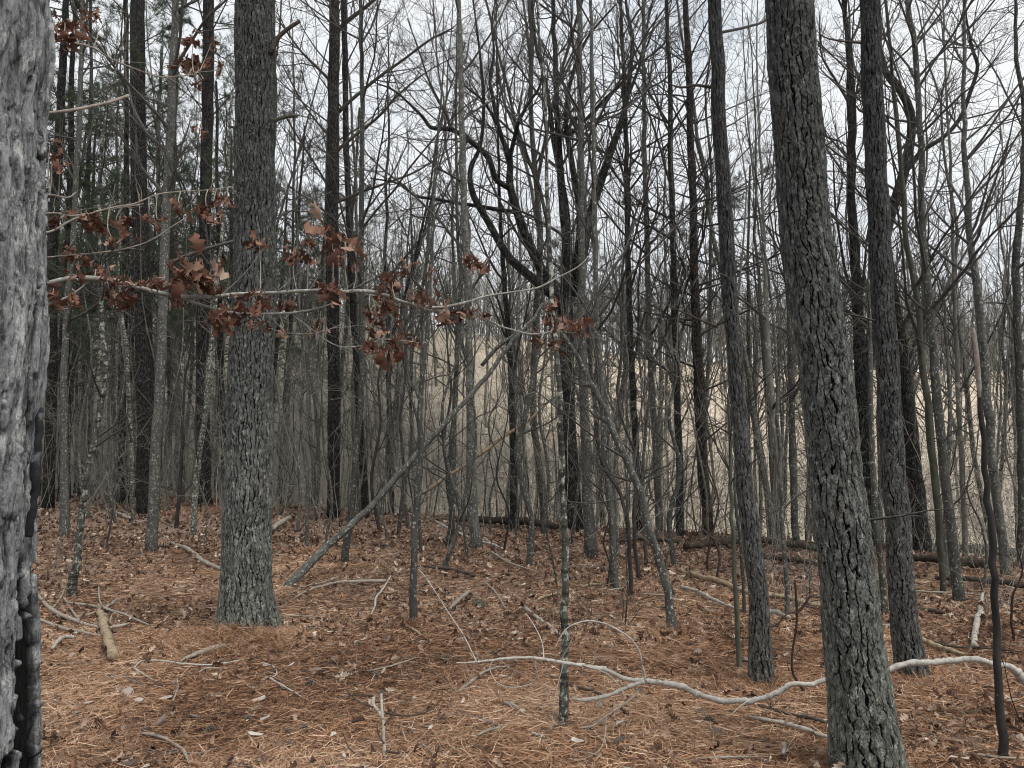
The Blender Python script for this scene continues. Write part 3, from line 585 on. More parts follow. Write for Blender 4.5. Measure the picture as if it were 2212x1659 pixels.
bare('smooth dark green grey tree leaning left, nearest of the right hand hardwoods', [(2074, 1306, 26), (2066, 1250, 23), (2050, 1106, 20), (2035, 960, 19), (2021, 830, 18), (2010, 700, 17), (1998, 553, 15), (1990, 430, 13), (1985, 200, 12), (1976, 100, 11), (1962, 0, 9)], 'smooth', top=10, lo=3.4, dens=1.3)
bare('thin greenish grey stem immediately left of the smooth leaning right hand tree', [(2038, 1285, 12), (2034, 1200, 14), (2026, 1106, 15), (2003, 870, 14), (1990, 750, 13), (1975, 600, 12), (1962, 553, 11), (1950, 400, 10), (1937, 270, 9), (1925, 130, 7), (1915, 0, 6)], 'green', top=9, lo=3)
bare('speckled grey tree near the right edge leaning slightly left with forking top', [(2173, 1246, 22), (2168, 1180, 19), (2157, 1106, 18), (2145, 1000, 18), (2131, 830, 18), (2120, 720, 17), (2108, 600, 16), (2099, 553, 14), (2090, 430, 12), (2081, 310, 10), (2083, 150, 8), (2083, 0, 6)], 'mottled', top=10, lo=3.4, dens=1.3)
bare('dark stem at the very right edge of the picture', [(2206, 1240, 18), (2208, 1100, 16), (2205, 900, 16), (2198, 700, 15), (2196, 553, 15), (2207, 400, 11), (2210, 230, 9), (2195, 120, 8), (2195, 0, 6)], 'smooth', Y=9.4, top=9, lo=3)
bare('greenish smooth stem close to the left of the slim foreground pine', [(1598, 1453, 13), (1594, 1380, 11), (1590, 1280, 10), (1584, 1150, 9), (1580, 1060, 8), (1577, 950, 7), (1572, 850, 5)], 'green', 'sap', top=None, lo=1.2, dens=.7)
bare('smooth brown grey pole near the left edge beside the curvy speckled birch', [(139, 1160, 22), (140, 1106, 19), (138, 900, 15), (140, 800, 14), (145, 650, 13), (156, 553, 12), (164, 400, 11), (171, 250, 10), (180, 0, 8)], 'smooth', top=10, lo=4)
bare('curvy black and white speckled stem at lower left, foot among broken sticks', [(153, 1293, 21), (158, 1250, 18), (166, 1190, 15), (173, 1140, 15), (179, 1106, 14), (187, 1020, 13), (203, 970, 12), (213, 886, 12), (224, 820, 12), (228, 760, 12), (219, 700, 10), (217, 553, 9), (213, 417, 8), (223, 300, 7), (233, 233, 5)], 'pale', 'sap', top=7, lo=1.4)
bare('thin lichened stem left of the pale grey speckled tree', [(288, 1140, 9), (286, 1050, 9), (283, 950, 9), (278, 850, 8), (272, 750, 8), (262, 660, 7), (258, 500, 6), (262, 300, 4)], 'pale', 'sap', top=8)
bare('thin dark crooked tree far behind, between the two dark left hand pines', [(395, 1098, 10), (392, 900, 9), (348, 553, 9), (342, 300, 8), (350, 100, 6)], 'smooth', Y=19, top=11, lo=4)
bare('dark bent stem in the middle with an S shaped trunk', [(1142, 1225, 14), (1148, 1150, 13), (1145, 1106, 12), (1130, 1053, 12), (1117, 970, 12), (1130, 920, 12), (1147, 836, 11), (1163, 770, 10), (1170, 720, 7)], 'smooth', 'sap', top=None, lo=1.2)
bare('wavy grey stem behind the fallen log with a kinked foot', [(966, 1180, 11), (978, 1106, 11), (970, 1070, 11), (968, 1040, 11), (975, 960, 10), (985, 830, 10), (990, 700, 9), (996, 600, 8), (990, 553, 7), (985, 300, 6)], 'smooth', 'sap', Y=11.4, top=9)
bare('tall dark oak like tree left of the middle log', [(1112, 1150, 22), (1110, 1060, 17), (1108, 950, 15), (1105, 850, 13), (1100, 740, 12), (1092, 640, 11), (1085, 553, 10), (1080, 460, 8)], 'oak', Y=13.5, top=9, lo=3)
bare('pale barked tree right of the slim foreground pine with a fork leaning right', [(1690, 1200, 15), (1684, 1080, 14), (1678, 970, 15), (1666, 860, 13), (1660, 760, 12), (1655, 640, 10), (1652, 553, 8), (1648, 430, 6)], 'far', 'hard', Y=10.6, top=9, lo=2)
bare('dark stem hidden half behind the leaning thick pine', [(1722, 1200, 16), (1716, 1106, 15), (1711, 950, 14), (1710, 830, 12), (1706, 700, 11), (1702, 600, 10)], 'smooth', 'hard', Y=10.8, top=9, lo=2)
bare('slim twin foot tree between the slim and the leaning foreground pines', [(1702, 1345, 14), (1700, 1290, 11), (1696, 1230, 11), (1692, 1150, 10), (1688, 1050, 9), (1680, 900, 8), (1672, 700, 6)], 'mottled', 'sap', top=6)
bare('broken topped dead snag with pale bare wood tip and black foot at lower right', [(2169, 1652, 21), (2163, 1590, 18), (2159, 1530, 17), (2151, 1400, 15), (2145, 1266, 15), (2138, 1106, 14), (2131, 1030, 12), (2124, 950, 11), (2115, 830, 10), (2105, 718, 9)], 'darkstem', None, top=None, n=30)
SN = [o for o in COL.objects if o.get('label', '').startswith('broken topped dead snag')][0]; bSN = np.array(SN.location)
limb(SN, 'bare_wood_tip', bSN, [(2117, 860, 7), (2115, 830, 9.5), (2112, 800, 10.3), (2109, 765, 10), (2104, 722, 8.5), (2103, 708, 3)], bSN[1] - .004, 'stick', 26, 10)
bare('straight stem rising left of the broken topped snag', [(2085, 1225, 11), (2082, 1106, 11), (2075, 950, 10), (2068, 800, 9), (2060, 600, 8), (2055, 400, 6)], 'far', 'hard', Y=10, top=9, lo=2.5)

# ---- thin saplings, foot pixel and width
SAPS = [(643, 1150, 8, 10, 'straight twig like sapling just right of the thick straight pine'), (662, 1193, 9, -6, 'thin sapling with a lump of needles at its foot, left of the leaning dead trunk'), (703, 1177, 7, 4, 'slim sapling below the near black pine'),
        (820, 1150, 8, 6, 'thin stem directly behind the leaning dead trunk'), (837, 1169, 5, -4, 'hair thin stem behind the leaning dead trunk'), (860, 1156, 9, 5, 'slim grey stem left of the limbless straight trunk'), (882, 1141, 8, 3, 'dark slim stem touching the left side of the limbless straight trunk'),
        (910, 1194, 8, -5, 'slim dark stem just right of the limbless straight trunk'), (959, 1232, 11, 26, 'thin stem leaning right from its foot in the middle litter'), (980, 1162, 9, -3, 'smooth short footed stem left of the patched swollen foot tree'),
        (1009, 1206, 8, 10, 'black thin stem at the left foot of the patched swollen foot tree'), (1089, 1190, 5, -2, 'hair thin upright stem before the middle log'), (1115, 1170, 5, 2, 'wispy upright stem above the middle log'),
        (1172, 1157, 9, 8, 'slim stem behind the right end of the middle log'), (1204, 1273, 5, -30, 'hair thin bowed sapling at the left of the lichened pole'), (1235, 1180, 8, -3, 'slim dark stem in front of the big oak foot'),
        (1310, 1274, 5, -12, 'wispy stem left of the slim straight grey stem'), (1335, 1204, 9, 0, 'dark stem behind the slim straight grey stem'), (1397, 1224, 9, 4, 'slim stem seen left of the curving trunk'), (1381, 1254, 10, -26, 'black thin stem leaning left behind the curving trunk'),
        (1457, 1225, 13, -4, 'dark straight stem right behind the curving trunk foot'), (1528, 1234, 6, 3, 'hair thin stem beneath the reddish pine'), (1548, 1254, 6, -3, 'thin upright stem right of the reddish pine foot'), (1608, 1333, 8, -6, 'pale greenish stem just behind the slim foreground pine'),
        (2042, 1254, 14, -6, 'grey stem behind the smooth leaning right hand tree'), (380, 1141, 9, 14, 'crooked little stem right of the pale mossy footed tree'), (443, 1180, 4, 0, 'wispy bare stem left of the thick straight pine foot'),
        (1457, 1290, 5, -8, 'wispy stem right of the curving trunk'), (1352, 1345, 4, 6, 'hair thin stem standing behind the bowed bleached twig'), (1750, 1290, 5, 12, 'thin twiggy stem in the gap left of the leaning pine'),
        (2120, 1285, 6, -8, 'thin pale stem between the smooth leaning tree and the right edge'), (2190, 1390, 6, 10, 'reddish thin stem near the lower right edge'), (1060, 1155, 6, 5, 'upright switch on the left part of the middle log'), (228, 1190, 5, 30, 'slanting thin stem left of the mossy footed tree'),
        (250, 1130, 7, 8, 'slim stem among brush at far left'), (192, 1125, 8, -5, 'knobbly slim stem right of the smooth left pole'), (600, 1120, 6, 5, 'slim stem hugging the right side of the thick pine'), (680, 1125, 8, -4, 'straight stem left of the near black pine'),
        (1420, 1165, 6, 2, 'faint stem above the long yellow log'), (1955, 1260, 6, 4, 'thin stem right beside the reddish grey pine')]
for x, y, wd, ln, lab in SAPS:
    hgt = rng.uniform(420, 760) if wd > 6 else rng.uniform(250, 420)
    pts = [(x, y, wd)]; k = 5
    for i in range(1, k + 1):
        f = i / k; pts.append((x + ln * f * 1.5 + rng.normal() * 7 * (1 + hgt / 700), y - hgt * f, max(wd * (1 - .7 * f), 1.6)))
    tree('sapling', lab, pts, random.choice(['smooth', 'smooth', 'mottled', 'darkstem']) if 'reddish' not in lab else 'redstem', 'sap', top=None, lo=.5, dens=.75 if wd > 6 else .5, sides=7, n=22)
# the leaning dead trunk
ld = tree('bare', 'dead trunk leaning far to the right at about forty five degrees, caught in its neighbours', [(622, 1268, 23), (650, 1238, 19), (690, 1197, 17), (740, 1150, 15), (800, 1095, 14), (900, 982, 12), (1000, 872, 11), (1060, 802, 10), (1110, 732, 9), (1150, 692, 7), (1172, 655, 5)], 'smooth', None, top=None, n=34, dys=np.linspace(0, 1.6, 11))
tg = tree('bare', 'thin barkless tan pole leaning across the stems in the middle', [(905, 1072, 5), (950, 1040, 7), (1020, 995, 7), (1090, 942, 7), (1150, 902, 6), (1195, 858, 3)], 'tan', None, top=None, Y=13, snap=False, n=20, dys=np.linspace(0, .5, 6))
tree('bare', 'short dark broken trunk slanting up right, high above the leaning dead trunk', [(1040, 790, 8), (1070, 755, 9), (1090, 738, 9), (1150, 700, 7)], 'smooth', None, top=None, Y=11, snap=False, n=14)
# ------------------------------------------------------------------ the young oak behind the huge trunk: pale limbs with dead leaves
def leaf_mesh(G, pos, axis, size, lobed=1, rs=None):
    """curled leaves. pos (K,3) stalk end, axis (K,3) direction of the midrib, size (K,)"""
    K = len(pos)
    st = np.array([0, .12, .25, .38, .5, .62, .75, .88, 1.0]) if lobed else np.array([0, .35, .7, 1.0])
    wd = np.array([.02, .13, .06, .25, .1, .36, .12, .22, .02]) if lobed else np.array([.05, .32, .26, .02])
    S = len(st); axis = unit(axis); side = unit(np.cross(axis, rng.normal(size=(K, 3)))); nrm = np.cross(axis, side)
    wv = wd[None] * rng.uniform(.7, 1.25, (K, S)); curl = rng.uniform(.5, 2.1, K) * rng.choice([-1, 1], K); fold = rng.uniform(-.2, 1.1, K)
    cu = curl[:, None] * st[None] ** 1.4
    mid = pos[:, None] + size[:, None, None] * (axis[:, None] * (np.sin(cu) / np.where(abs(cu) < 1e-3, 1, cu) * st[None] * 1)[..., None] + nrm[:, None] * ((1 - np.cos(cu)) / np.where(abs(cu) < 1e-3, 1, cu) * st)[..., None])
    out = []
    for sg, nm in ((-1, 0), (0, 1), (1, 2)):
        jit = rng.normal(size=(K, S, 3)) * .025 * abs(sg)
        p = mid + size[:, None, None] * (sg * side[:, None] * (wv * np.cos(fold)[:, None])[..., None] + abs(sg) * nrm[:, None] * (wv * np.sin(fold)[:, None])[..., None] + jit)
        out.append(p)
    V = np.stack(out, 2).reshape(-1, 3); k = np.arange(K)[:, None, None] * S * 3; i = np.arange(S - 1)[None, :, None] * 3; j = np.arange(2)[None, None]
    a = k + i + j; F = np.stack([a, a + 1, a + 4, a + 3], -1).reshape(-1, 4)
    t = rng.beta(1.2, 1.5, K) if lobed == 1 else rng.beta(1.4, 1.7, K); T = np.repeat(t, S * 3) + np.tile(np.repeat(rng.normal(size=S) * .04, 3), K)
    G.add(V, [F], np.clip(T, 0, 1))

yO = 2.75
ob = at(-40, 1300, yO); ob[2] = gz(ob[0], ob[1])
OT = thing('oak_tree', 'young oak behind the huge near trunk, pale limbs with dead brown leaves', 'tree', ob)
G = Geo(); q = [[0, 0, -.1, .05], [.01, 0, .6, .04], [-.02, 0, 1.3, .036], [.02, 0, 2.1, .033], [0, .03, 2.9, .028], [.02, 0, 3.8, .02], [-.02, 0, 4.8, .008]]
S_ = spline(q, 30); G.tubes(S_[None, :, :3], S_[None, :, 3], 12, cap=True, lump=.08); link('trunk', G.build('trunk', M['oakling']), OT)
def oak_limb(pts, clusters, dy=None, mat='oakling', twig_n=0):
    dy = list(dy) if dy is not None else list(np.linspace(0, .7, len(pts))); root_ = pts[0][0] <= 60; pts = ([(-36, pts[0][1] + 10, pts[0][2] * 1.2)] if root_ else []) + list(pts); dy = ([0] if root_ else []) + dy; n = len(pts); Q = []
    for (x, y, wd), d_ in zip(pts, dy):
        p = at(x, y, yO + d_); Q.append([*(p - ob), wd / 2 * depth_of(p) / FP])
    hi_ = pts[-1][1] < 500
    if hi_: mat = 'stick'
    S = spline(Q, n * 5); S[:, 3] *= (.8 if hi_ else 1); S[:, 3] *= 1 + .1 * vnoise(np.arange(len(S)) * .7, 0, 0, 9); G = Geo(); G.tubes(S[None, :, :3], S[None, :, 3], 8, cap=True, lump=.12, seed=3)
    o = link('limb', G.build('limb', M[mat]), OT)
    W = S[:, :3] + ob; g = Geo(); tw = Geo(); pj = (W - EYE)
    pxs = CXP + FP * pj[:, 0] / (pj[:, 1] * CP + pj[:, 2] * SP)
    for (x, y, r, c) in clusters:
        i = int(np.argmin(abs(pxs - x))); yy = W[i, 1] + rng.uniform(-.12, .12)
        cpos = at(x, y, yy); rad = r * yy / FP * .8
        # twig from the limb to the cluster
        a = W[i]; m_ = (a + cpos) / 2 + rng.normal(size=3) * .012
        s2 = spline([[*a, .0028], [*m_, .0022], [*(cpos + [0, 0, rad * .5]), .0014]], 7); tw.tubes(s2[None, :, :3] - ob, s2[None, :, 3], 4)
        c = int(c * 1.9 + 1); off = rng.normal(size=(c, 3)) * rad * np.array([.58, .55, .4]); off[:, 2] += rad * .35
        ax = np.column_stack([rng.normal(size=c) * .5, rng.normal(size=c) * .5, -rng.uniform(.5, 1.6, c)])
        up = rng.random(c) < .15; ax[up, 2] = rng.uniform(-.1, .5, up.sum())
        sz = np.clip(rad * rng.uniform(1.2, 2.7, c), .045, .12)
        leaf_mesh(g, cpos + off - ob, ax, sz)
    if twig_n:
        a, b = spawn(S[None, :, :3], S[None, :, 3], twig_n, .3, 1, 30, 70, (.06, .3), .4, 6, .15, .02, absl=True, rmax=.0022); tw.tubes(a, b, 4)
    if tw.V: link('twigs', tw.build('twigs', M[mat]), o)
    if g.V: link('leaves', g.build('leaves', M['oakleaf'], True, 'tint'), o)
    return o
oak_limb([(60, 622, 13), (103, 612, 12), (160, 600, 11), (205, 602, 11), (245, 606, 11), (300, 621, 10), (370, 638, 10), (450, 641, 9), (520, 635, 8), (600, 632, 8), (680, 627, 7), (740, 630, 8), (790, 629, 8), (830, 637, 8), (870, 652, 7), (910, 662, 7), (950, 664, 6), (1000, 655, 6), (1050, 640, 5), (1100, 632, 4), (1160, 622, 4), (1200, 602, 3), (1250, 575, 2.5), (1275, 550, 2)],
         [(165, 590, 13, 4), (205, 590, 16, 6), (230, 585, 13, 4), (270, 602, 12, 4), (300, 612, 10, 3), (325, 605, 17, 5), (345, 610, 12, 3), (385, 605, 22, 5), (410, 590, 32, 7), (400, 565, 24, 5), (437, 572, 30, 4), (445, 602, 22, 4), (460, 620, 16, 5), (380, 650, 10, 3), (525, 645, 22, 5), (560, 648, 22, 5), (545, 670, 12, 2), (265, 640, 18, 6), (235, 630, 12, 4), (275, 655, 11, 3),
          (560, 525, 20, 6), (640, 540, 20, 5), (668, 520, 12, 3), (622, 560, 13, 3), (716, 505, 34, 4), (748, 520, 36, 5), (730, 550, 24, 3), (690, 615, 18, 6), (712, 628, 22, 7), (765, 572, 10, 2), (850, 600, 22, 5), (838, 620, 18, 4), (880, 580, 13, 4), (935, 595, 13, 2), (905, 640, 16, 5), (925, 636, 13, 3), (960, 680, 22, 5), (985, 692, 13, 4), (945, 672, 15, 4), (1015, 672, 13, 4), (1050, 675, 12, 3), (1018, 560, 16, 5), (1045, 572, 15, 4)], twig_n=14)
oak_limb([(385, 640, 6), (420, 654, 6), (500, 675, 6), (560, 678, 5), (640, 675, 5), (700, 662, 4), (740, 646, 3)], [(475, 672, 17, 5), (492, 690, 22, 6), (480, 705, 14, 3), (462, 688, 12, 3), (540, 690, 12, 3), (570, 698, 13, 3), (605, 715, 9, 2), (617, 655, 17, 5)], np.linspace(.18, .42, 7))
oak_limb([(633, 682, 3), (665, 705, 3), (705, 735, 3), (740, 750, 3), (790, 745, 3), (830, 733, 2.5), (880, 737, 2), (905, 740, 1.5)], [(690, 705, 15, 3), (678, 720, 12, 2), (850, 735, 22, 6), (825, 757, 24, 5), (800, 745, 14, 4), (890, 735, 14, 4), (905, 745, 9, 2), (788, 745, 10, 3)], np.linspace(.4, .6, 8), twig_n=6)
oak_limb([(800, 632, 4), (812, 655, 3), (830, 670, 3), (850, 690, 2), (860, 705, 2)], [(835, 655, 22, 6), (812, 665, 16, 4), (800, 682, 16, 4), (818, 700, 13, 4), (855, 690, 12, 3), (805, 712, 9, 3), (862, 660, 12, 3)], np.linspace(.52, .6, 5))
oak_limb([(1020, 660, 4), (1050, 688, 4), (1080, 704, 4), (1110, 713, 4), (1150, 722, 3.5), (1190, 716, 3), (1225, 705, 2.5), (1262, 690, 2)], [(1195, 660, 14, 4), (1190, 685, 18, 6), (1215, 700, 18, 5), (1240, 700, 16, 6), (1262, 690, 12, 4), (1195, 735, 16, 5), (1205, 755, 12, 3), (1160, 728, 11, 4), (1175, 735, 9, 2), (1258, 715, 9, 2)], np.linspace(.62, .8, 8), twig_n=5)
oak_limb([(60, 680, 7), (103, 658, 6), (150, 640, 5), (175, 622, 4), (195, 605, 3)], [(110, 640, 18, 6), (125, 655, 14, 4), (150, 640, 15, 4), (165, 648, 12, 3), (115, 622, 10, 3)], np.linspace(0, .1, 5))
oak_limb([(60, 425, 6), (105, 420, 5), (140, 427, 5), (155, 423, 4), (163, 415, 3)], [(107, 318, 14, 2), (112, 332, 12, 2), (130, 350, 8, 3)], np.linspace(0, .2, 5))
oak_limb([(60, 505, 7), (110, 500, 6), (150, 478, 6), (200, 460, 5), (250, 447, 5), (290, 440, 4), (340, 420, 4), (400, 413, 3), (450, 410, 2.5), (505, 402, 2)], [(120, 470, 13, 4), (185, 465, 15, 4), (205, 475, 22, 7), (262, 495, 18, 6), (265, 475, 14, 4), (240, 515, 9, 3), (320, 468, 10, 2), (340, 480, 11, 2), (390, 450, 17, 5), (425, 448, 14, 4), (445, 452, 16, 4), (475, 430, 18, 5), (492, 432, 12, 3), (470, 465, 9, 3), (468, 478, 8, 2)], np.linspace(0, .5, 10), twig_n=10)
oak_limb([(60, 470, 6), (110, 460, 5), (160, 466, 4), (215, 455, 4), (270, 447, 3), (310, 440, 2)], [], np.linspace(.1, .5, 6), twig_n=6)
oak_limb([(60, 560, 5), (130, 553, 4), (220, 545, 4), (280, 535, 3.5), (330, 517, 3), (370, 490, 2.5), (410, 465, 2)], [(150, 550, 15, 4), (178, 553, 14, 4), (160, 540, 10, 3)], np.linspace(.1, .5, 7), twig_n=8)
oak_limb([(60, 75, 7), (155, 92, 6), (200, 103, 5), (245, 130, 5), (290, 148, 4), (340, 165, 4), (400, 163, 3), (430, 156, 2)], [(135, 75, 22, 6), (140, 50, 16, 4), (170, 50, 16, 5), (200, 32, 14, 4), (145, 100, 12, 2), (418, 90, 18, 5), (408, 135, 26, 8), (425, 140, 16, 4), (458, 95, 14, 3), (455, 130, 14, 3), (428, 178, 8, 3), (478, 152, 8, 2), (425, 277, 12, 2), (437, 282, 9, 1)], np.linspace(0, .5, 8), twig_n=12)
oak_limb([(60, 250, 7), (110, 243, 7), (160, 237, 8), (200, 229, 8), (240, 220, 9), (278, 206, 9)], [], np.linspace(0, .3, 6))
oak_limb([(505, 640, 3), (560, 690, 2.5), (600, 715, 2), (680, 720, 2), (740, 700, 1.5)], [(610, 298, 10, 2)][:0], np.linspace(.3, .5, 5), twig_n=4)

# ------------------------------------------------------------------ the long bleached branch in the foreground
bb = hit(1560, 1524)
FB = thing('fallen_branch', 'long sinuous bleached white branch lying across the right foreground, passing behind the thick leaning pine', 'branch', bb)
def fb(pts, dy, name='stem', mat='bleached', par=None, cap=True):
    Q = []
    for (x, y, wd), d_ in zip(pts, dy):
        p = at(x, y, d_); Q.append([*(p - bb), wd / 2 * depth_of(p) / FP])
    S = spline(Q, max(12, len(pts) * 8)); S[:, 3] *= 1 + .16 * vnoise(np.arange(len(S)) * .45, 0, 0, 19) + .12 * vnoise(np.arange(len(S)) * 1.3, 3, 0, 19); S[1:-1, :3] += rng.normal(size=(len(S) - 2, 3)) * S[1:-1, 3:4] * .12; G = Geo(); G.tubes(S[None, :, :3], S[None, :, 3], 9, cap=cap, lump=.14, seed=8)
    return link(name, G.build(name, M[mat]), FB if par is None else par), S
main = [(985, 1432, 2), (1030, 1430, 4), (1090, 1423, 6), (1150, 1421, 7), (1220, 1432, 7), (1262, 1438, 8), (1310, 1448, 9), (1345, 1464, 10), (1390, 1471, 11), (1440, 1476, 12), (1480, 1486, 12), (1510, 1500, 12), (1560, 1514, 12), (1600, 1513, 12), (1640, 1511, 12), (1680, 1496, 12), (1712, 1477, 11), (1750, 1479, 11), (1787, 1467, 11), (1850, 1452, 12), (1915, 1446, 12), (1960, 1433, 13), (2010, 1431, 13), (2050, 1427, 13), (2110, 1424, 12), (2150, 1436, 12), (2185, 1442, 14), (2215, 1470, 18), (2240, 1520, 20)]
st_, Smain = fb(main, np.interp([m[0] for m in main], [985, 1220, 1560, 1800, 2215], [4.0, 4.02, 4.35, 4.25, 4.3]))
fb([(1392, 1472, 9), (1350, 1487, 9), (1322, 1500, 9), (1290, 1508, 9), (1255, 1512, 7), (1235, 1508, 3)], np.linspace(4.12, 4.2, 6), 'side_branch')
fb([(1395, 1472, 6), (1388, 1440, 5), (1380, 1405, 4), (1360, 1378, 4), (1320, 1353, 3.5), (1290, 1343, 3), (1262, 1342, 3), (1225, 1357, 2.5), (1208, 1380, 2), (1200, 1400, 1.5)], np.linspace(4.12, 4.05, 10), 'side_branch')
fb([(1385, 1484, 6), (1365, 1508, 5), (1330, 1533, 4), (1305, 1550, 4), (1280, 1568, 3), (1250, 1573, 2)], np.linspace(4.15, 4.0, 6), 'side_branch', 'stick')
fb([(1310, 1545, 2.5), (1306, 1590, 2.5), (1295, 1620, 2), (1260, 1640, 2), (1230, 1640, 1.5)], np.linspace(4.05, 3.75, 5), 'side_branch', 'stick')
fb([(1030, 1430, 3), (1000, 1370, 2.5), (970, 1325, 2.2), (925, 1255, 2), (905, 1230, 1.5)], np.linspace(4.0, 4.6, 5), 'side_branch')
fb([(1175, 1424, 3), (1170, 1385, 2.5), (1150, 1345, 2.2), (1135, 1325, 2)], np.linspace(4.02, 4.3, 4), 'side_branch')
fb([(1065, 1425, 2), (1058, 1445, 2), (1075, 1475, 2), (1110, 1485, 2), (1150, 1475, 2), (1160, 1460, 1.5)], np.linspace(4.0, 3.9, 6), 'side_branch')
fb([(1262, 1438, 2), (1310, 1455, 2), (1340, 1485, 1.8), (1352, 1510, 1.4)], np.linspace(4.05, 3.95, 4), 'side_branch')
fb([(1218, 1430, 2), (1200, 1500, 1.8), (1195, 1540, 1.5), (1190, 1580, 1.2)], np.linspace(4.0, 3.95, 4), 'side_branch')
fb([(1620, 1512, 4), (1600, 1525, 3), (1578, 1545, 2)], np.linspace(4.33, 4.2, 3), 'side_branch')
G = Geo(); a, b = spawn(Smain[None, :70, :3], Smain[None, :70, 3], 16, 0, .95, 30, 90, (.15, .55), .3, 9, .16, .0, absl=True, rmax=.0022); G.tubes(a, b, 4)
a2, b2 = spawn(a, b, 3, .2, 1, 30, 70, (.3, .7), .7, 5, .14, 0, rmin=.0009); G.tubes(a2, b2, 3); link('twigs', G.build('twigs', M['stick']), FB)

# ------------------------------------------------------------------ sticks, logs, cones, stone
def floor_path(pts, mat, name, label, cat, lift=.3, n=None, twigs=0, sides=8, group=None, rise=None, dk=None):
    Q = []
    for i, (x, y, wd) in enumerate(pts):
        h = hit(x, y); r = wd / 2 * depth_of(h) / FP
        z = h[2] + .038 + r * max(lift, .7) + (rise[i] if rise else 0)
        if rise and rise[i] > 0:
            # keep the picture position while the point is above the floor
            d_ = ray(x, y); k = h[1] - rise[i] * 2.2; p = at(x, y, k); h = p; z = p[2]
        Q.append([h[0], h[1], z, r])
    Q = np.array(Q); base = Q[len(Q) // 2, :3].copy(); Q[:, :3] -= base
    S = spline(Q, n or max(10, 5 * len(pts))); S[:, 3] *= 1 + .12 * vnoise(np.arange(len(S)) * .8, len(label), 0, 4)
    S[:, 1:3] += 0; S[1:-1, :3] += rng.normal(size=(len(S) - 2, 3)) * S[1:-1, 3:4] * .15
    G = Geo(); G.tubes(S[None, :, :3], S[None, :, 3], sides, cap=True, lump=.15, seed=len(label) % 17)
    if twigs:
        t = thing(name, label, cat, base, group); link('stem', G.build('stem', M[mat]), t); g = Geo()
        a, b = spawn(S[None, :, :3], S[None, :, 3], twigs, .1, 1, 30, 80, (.1, .4), .35, 6, .12, .03, absl=True, rmax=.003); g.tubes(a, b, 4)
        a2, b2 = spawn(a, b, 1.5, .2, 1, 30, 70, (.3, .6), .6, 4, .12, 0); g.tubes(a2, b2, 3); link('twigs', g.build('twigs', M[mat]), t)
        return t
    o = link(name, G.build(name, M[mat]), None, base); return tag(o, label, cat, group)
SG = 'sticks and limbs lying on the forest floor'
T7 = lambda L_, w_: [(x / 3, 1106 + y / 3, w_ if np.isscalar(w_) else w_[i]) for i, (x, y) in enumerate(L_)]
T8 = lambda L_, w_: [(737.4 + x / 3, 1106 + y / 3, w_ if np.isscalar(w_) else w_[i]) for i, (x, y) in enumerate(L_)]
T9 = lambda L_, w_: [(1474.7 + x / 3, 1106 + y / 3, w_ if np.isscalar(w_) else w_[i]) for i, (x, y) in enumerate(L_)]
t = floor_path(T7([(640, 640), (655, 720), (690, 850), (710, 920), (728, 995)], [9, 16, 19, 20, 21]), 'tan', 'fallen_limb', 'short thick broken tan limb with a split prong, lying at lower left', 'limb', .6, sides=12, group=SG)
floor_path(T7([(690, 800), (705, 740), (725, 665)], [7, 6, 3]), 'tan', 'stick', 'yellowish splinter standing off the short thick tan limb', 'stick', 1, group=SG, rise=[.02, .05, .1])
